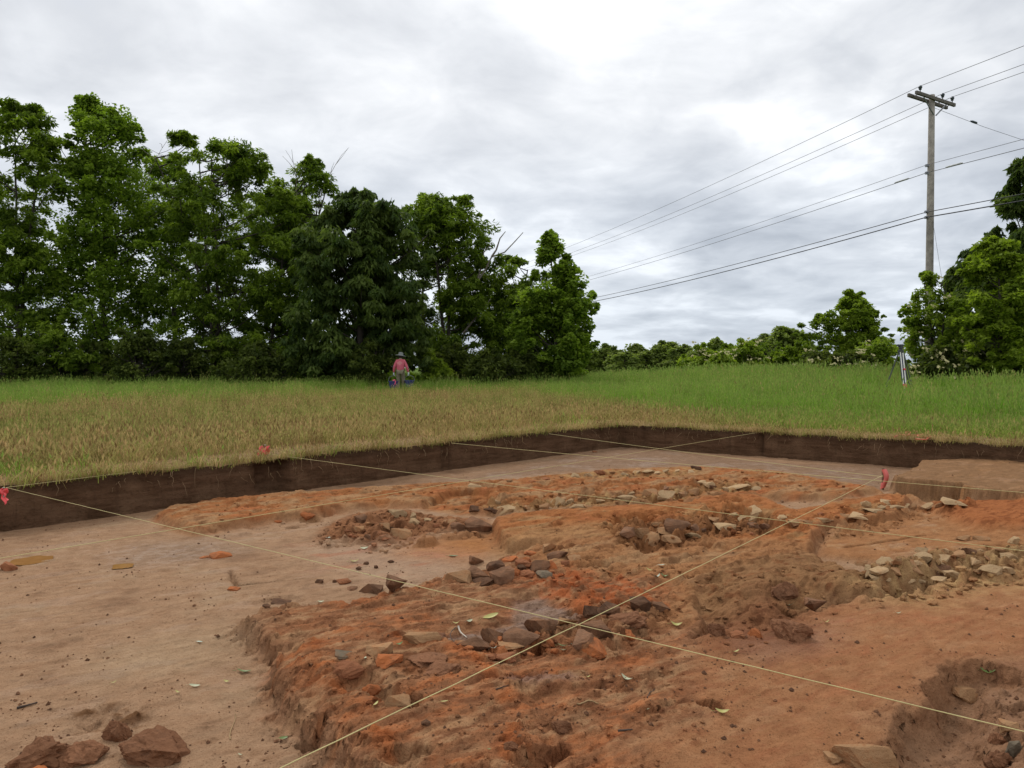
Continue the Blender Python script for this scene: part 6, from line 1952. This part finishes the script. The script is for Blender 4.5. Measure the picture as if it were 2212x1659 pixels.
# ------------------------------------------------------------------ grass (stuff): tufts instanced on computed points
def tuft_mesh(name, n, hmin, hmax, spread, width, seed, bend=0.5, heads=0.0):
    r = np.random.default_rng(seed)
    vs, fs, hh = [], [], []
    o = 0
    for _ in range(n):
        a = r.uniform(0, 2 * math.pi); b0 = r.normal(size=2) * spread
        L = r.uniform(hmin, hmax); w = width * r.uniform(0.6, 1.2)
        d = np.array([math.cos(a), math.sin(a)]); s = np.array([-d[1], d[0]])
        bd = bend * r.uniform(0.1, 1.2) * L
        qs = (0, 0.45, 0.8)
        for q in qs:
            c_ = b0 + d * bd * q ** 2
            for sg in (-1, 1):
                vs.append((*(c_ + s * sg * w * (1 - 0.6 * q) / 2), L * q * (1 - 0.15 * q * bend))); hh.append(q)
        c_ = b0 + d * bd
        for sg in (-1, 1):
            vs.append((*(c_ + s * sg * w * 0.12), L * (1 - 0.22 * bend))); hh.append(1.0)
        for k in range(3):
            fs.append((o + k * 2, o + k * 2 + 1, o + k * 2 + 3, o + k * 2 + 2))
        o += 8
        if r.uniform() < heads:
            for k in range(2):
                c3 = np.array([*c_, L * (1 - 0.22 * bend)])
                e = np.array([s[0], s[1], 0]) if k else np.array([d[0], d[1], 0])
                up = np.array([d[0] * 0.3, d[1] * 0.3, 1.0]) * 0.07
                wq = e * 0.011
                for q in (c3, c3 + up * .45 + wq, c3 + up, c3 + up * .45 - wq):
                    vs.append(tuple(q)); hh.append(1.0)
                fs.append((o, o + 1, o + 2, o + 3)); o += 4
    me = mesh_np(name, np.array(vs), np.array(fs), False)
    fattr(me, 'h', np.array(hh))
    return me


M_GRASS, nt, b, out = new_mat('grass')
t = NT(nt)
dr = t.attr('dry', 'INSTANCER').outputs['Fac']
rd = t.attr('rnd', 'INSTANCER').outputs['Fac']
hq = t.attr('h').outputs['Fac']
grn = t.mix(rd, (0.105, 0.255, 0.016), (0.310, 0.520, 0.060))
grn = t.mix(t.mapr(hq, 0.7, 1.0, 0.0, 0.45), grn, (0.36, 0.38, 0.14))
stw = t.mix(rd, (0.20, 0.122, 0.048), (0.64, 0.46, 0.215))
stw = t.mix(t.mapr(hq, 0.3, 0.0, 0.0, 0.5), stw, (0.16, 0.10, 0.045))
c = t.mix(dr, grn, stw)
t.put(b.inputs['Base Color'], c)
b.inputs['Roughness'].default_value = 0.8
b.inputs['Specular IOR Level'].default_value = 0.03
tr = t.n('ShaderNodeBsdfTranslucent'); t.put(tr.inputs[0], c)
ms = t.n('ShaderNodeMixShader'); ms.inputs[0].default_value = 0.45
nt.links.new(b.outputs[0], ms.inputs[1]); nt.links.new(tr.outputs[0], ms.inputs[2]); nt.links.new(ms.outputs[0], out.inputs[0])


def grass(name, pts, scale, dry, label, tufts):
    n = len(pts)
    me = bpy.data.meshes.new(name)
    me.vertices.add(n); me.vertices.foreach_set('co', np.ascontiguousarray(pts, dtype=np.float32).ravel())
    me.update()
    fattr(me, 'dry', dry); fattr(me, 'rnd', rng.uniform(0, 1, n)); fattr(me, 'sc', scale); fattr(me, 'rz', rng.uniform(0, 6.28, n)); fattr(me, 'tl', rng.normal(0.10, 0.12, n))
    pick = me.attributes.new('pick', 'INT', 'POINT'); pick.data.foreach_set('value', rng.integers(0, len(tufts), n).astype(np.int32))
    o = link(name, me)
    ng = bpy.data.node_groups.new(name, 'GeometryNodeTree')
    ng.interface.new_socket('Geometry', in_out='INPUT', socket_type='NodeSocketGeometry')
    ng.interface.new_socket('Geometry', in_out='OUTPUT', socket_type='NodeSocketGeometry')
    N = ng.nodes; Lk = ng.links
    gi = N.new('NodeGroupInput'); go = N.new('NodeGroupOutput')
    jn = N.new('GeometryNodeJoinGeometry')

    def named(nm, ty='FLOAT'):
        a = N.new('GeometryNodeInputNamedAttribute'); a.data_type = ty; a.inputs['Name'].default_value = nm
        return a.outputs['Attribute']
    cx = N.new('ShaderNodeCombineXYZ'); Lk.new(named('tl'), cx.inputs[1]); Lk.new(named('rz'), cx.inputs[2])
    for k, tm in enumerate(tufts):
        iop = N.new('GeometryNodeInstanceOnPoints')
        Lk.new(gi.outputs[0], iop.inputs['Points'])
        cmp_ = N.new('FunctionNodeCompare'); cmp_.data_type = 'INT'; cmp_.operation = 'EQUAL'
        ia = [s for s in cmp_.inputs if s.type == 'INT']
        Lk.new(named('pick', 'INT'), ia[0]); ia[1].default_value = k
        Lk.new(cmp_.outputs[0], iop.inputs['Selection'])
        oi = N.new('GeometryNodeObjectInfo'); oi.inputs['Object'].default_value = tm
        Lk.new(oi.outputs['Geometry'], iop.inputs['Instance'])
        Lk.new(cx.outputs[0], iop.inputs['Rotation'])
        Lk.new(named('sc'), iop.inputs['Scale'])
        Lk.new(iop.outputs[0], jn.inputs[0])
    Lk.new(jn.outputs[0], go.inputs[0])
    md = o.modifiers.new('tufts', 'NODES'); md.node_group = ng
    tag(o, label, kind='stuff')
    return o


def tuft_obj(*a, **k):
    me = tuft_mesh(*a, **k)
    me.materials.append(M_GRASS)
    return bpy.data.objects.new(a[0], me)     # never linked to the scene: source for the tufts only


TALL = [tuft_obj('grass_tuft', 14, .20, .54, .08, .011, 300 + i, bend=0.45, heads=0.35) for i in range(4)]
SHORT = [tuft_obj('straw_tuft', 12, .05, .26, .09, .009, 320 + i, bend=1.1, heads=0.12) for i in range(4)]


def sample_field(n, y0, y1, power):
    y = y0 + (y1 - y0) * rng.uniform(0, 1, n) ** power
    x = rng.uniform(-1, 1, n) * (0.80 * y + 1.5)
    d = -seg_dist(x, y, PIT)
    return x, y, d


x, y, d = sample_field(90000, 6.0, 47, 1.0)
dens = pn(x * 0.9, y * 0.9, 8)
k = (d > 0.25) & ((np.hypot((x + 2.4) * 0.45, y - 10.3 - 0.75 * (x + 2.4)) > 0.75) | (rng.uniform(0, 1, len(x)) < 0.2)) & (rng.uniform(0, 1, len(x)) < sst(0.5, 3.5, d) * (0.75 + 0.25 * dens)) & (np.hypot((x - onz(2090, 940, .5)[0]) / 2.2, y - onz(2090, 940, .5)[1]) > 0.8)
x, y, d = x[k], y[k], d[k]
dr = np.clip(dry_at(x, y) * (0.82 + 0.45 * fbm(x, y, 0.5, 3, 0.6, 95)) + 0.30 * rng.normal(size=len(x)) - 0.04 + 0.10 * fbm(x, y, 0.9, 3, 0.6, 96), 0, 1)
rightness = sst(0.0, 8.0, x - 0.1 * y)
scl = (0.40 + 0.45 * sst(0.8, 9, d) + 0.35 * rightness * sst(0.8, 5, d)) * rng.uniform(0.75, 1.2, len(x)) * (1 - 0.25 * dry_at(x, y))
scl *= 1 + 0.35 * sst(29, 34, y)
scl *= np.clip(1 + 0.75 * fbm(x, y, 0.7, 3, 0.6, 97), 0.6, 1.6)
pd3 = np.hypot(x - person.location.x, y - (PD_ - 2.0))
scl *= 0.62 + 0.38 * sst(0.6, 3.0, pd3)
scl *= 0.28 + 0.72 * sst(1.0, 3.6, np.hypot(x - trip.location.x, y - (TY - 1.2)))
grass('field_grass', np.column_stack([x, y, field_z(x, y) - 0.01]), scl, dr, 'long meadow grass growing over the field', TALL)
x, y, d = sample_field(60000, 6.0, 24, 1.2)
k = (d > 0.02) & (rng.uniform(0, 1, len(x)) < (0.06 + 0.94 * sst(0.35, 2.0, d)) * sst(13, 6, d))
k &= ~((np.hypot((x + 2.4) * 0.45, y - 10.3 - 0.75 * (x + 2.4)) < 0.75) & (rng.uniform(0, 1, len(x)) < 0.85))
x, y, d = x[k], y[k], d[k]
gp = [onz(u, v, RIM) for u, v in ((10, 1030), (50, 1035), (110, 1030), (180, 1018), (270, 1012), (320, 1008), (440, 1000), (1250, 915), (1180, 925))]
green = np.max([np.exp(-(np.hypot((x - q[0]), y - q[1]) / 0.28) ** 2) for q in gp], axis=0)
rt = sst(3.0, 6.0, x - 0.0 * y) * 0.5
dr = np.clip(0.85 + 0.2 * rng.normal(size=len(x)) - 1.1 * green - rt * sst(0.2, 1.2, d) - 0.35 * sst(2, 8, d), 0, 1)
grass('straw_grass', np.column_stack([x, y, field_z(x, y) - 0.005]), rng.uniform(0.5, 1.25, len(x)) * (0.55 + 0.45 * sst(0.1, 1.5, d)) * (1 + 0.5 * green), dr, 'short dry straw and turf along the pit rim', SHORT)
# roots and straw hanging over the rim
sel = (edge[:, 1] > 5.0) & (np.abs(edge[:, 0]) < 0.85 * edge[:, 1] + 1)
ei = np.flatnonzero(sel)
ei = rng.choice(ei, 1500)
hp_ = rim[ei] + nout[ei] * rng.uniform(-0.025, 0.12, 1500)[:, None]
grass('rim_straw', np.column_stack([hp_, rimz[ei] - 0.01]), rng.uniform(0.25, 0.95, 1500), np.clip(0.85 + 0.25 * rng.normal(size=1500), 0, 1), 'ragged straw along the lip of the cut', SHORT)
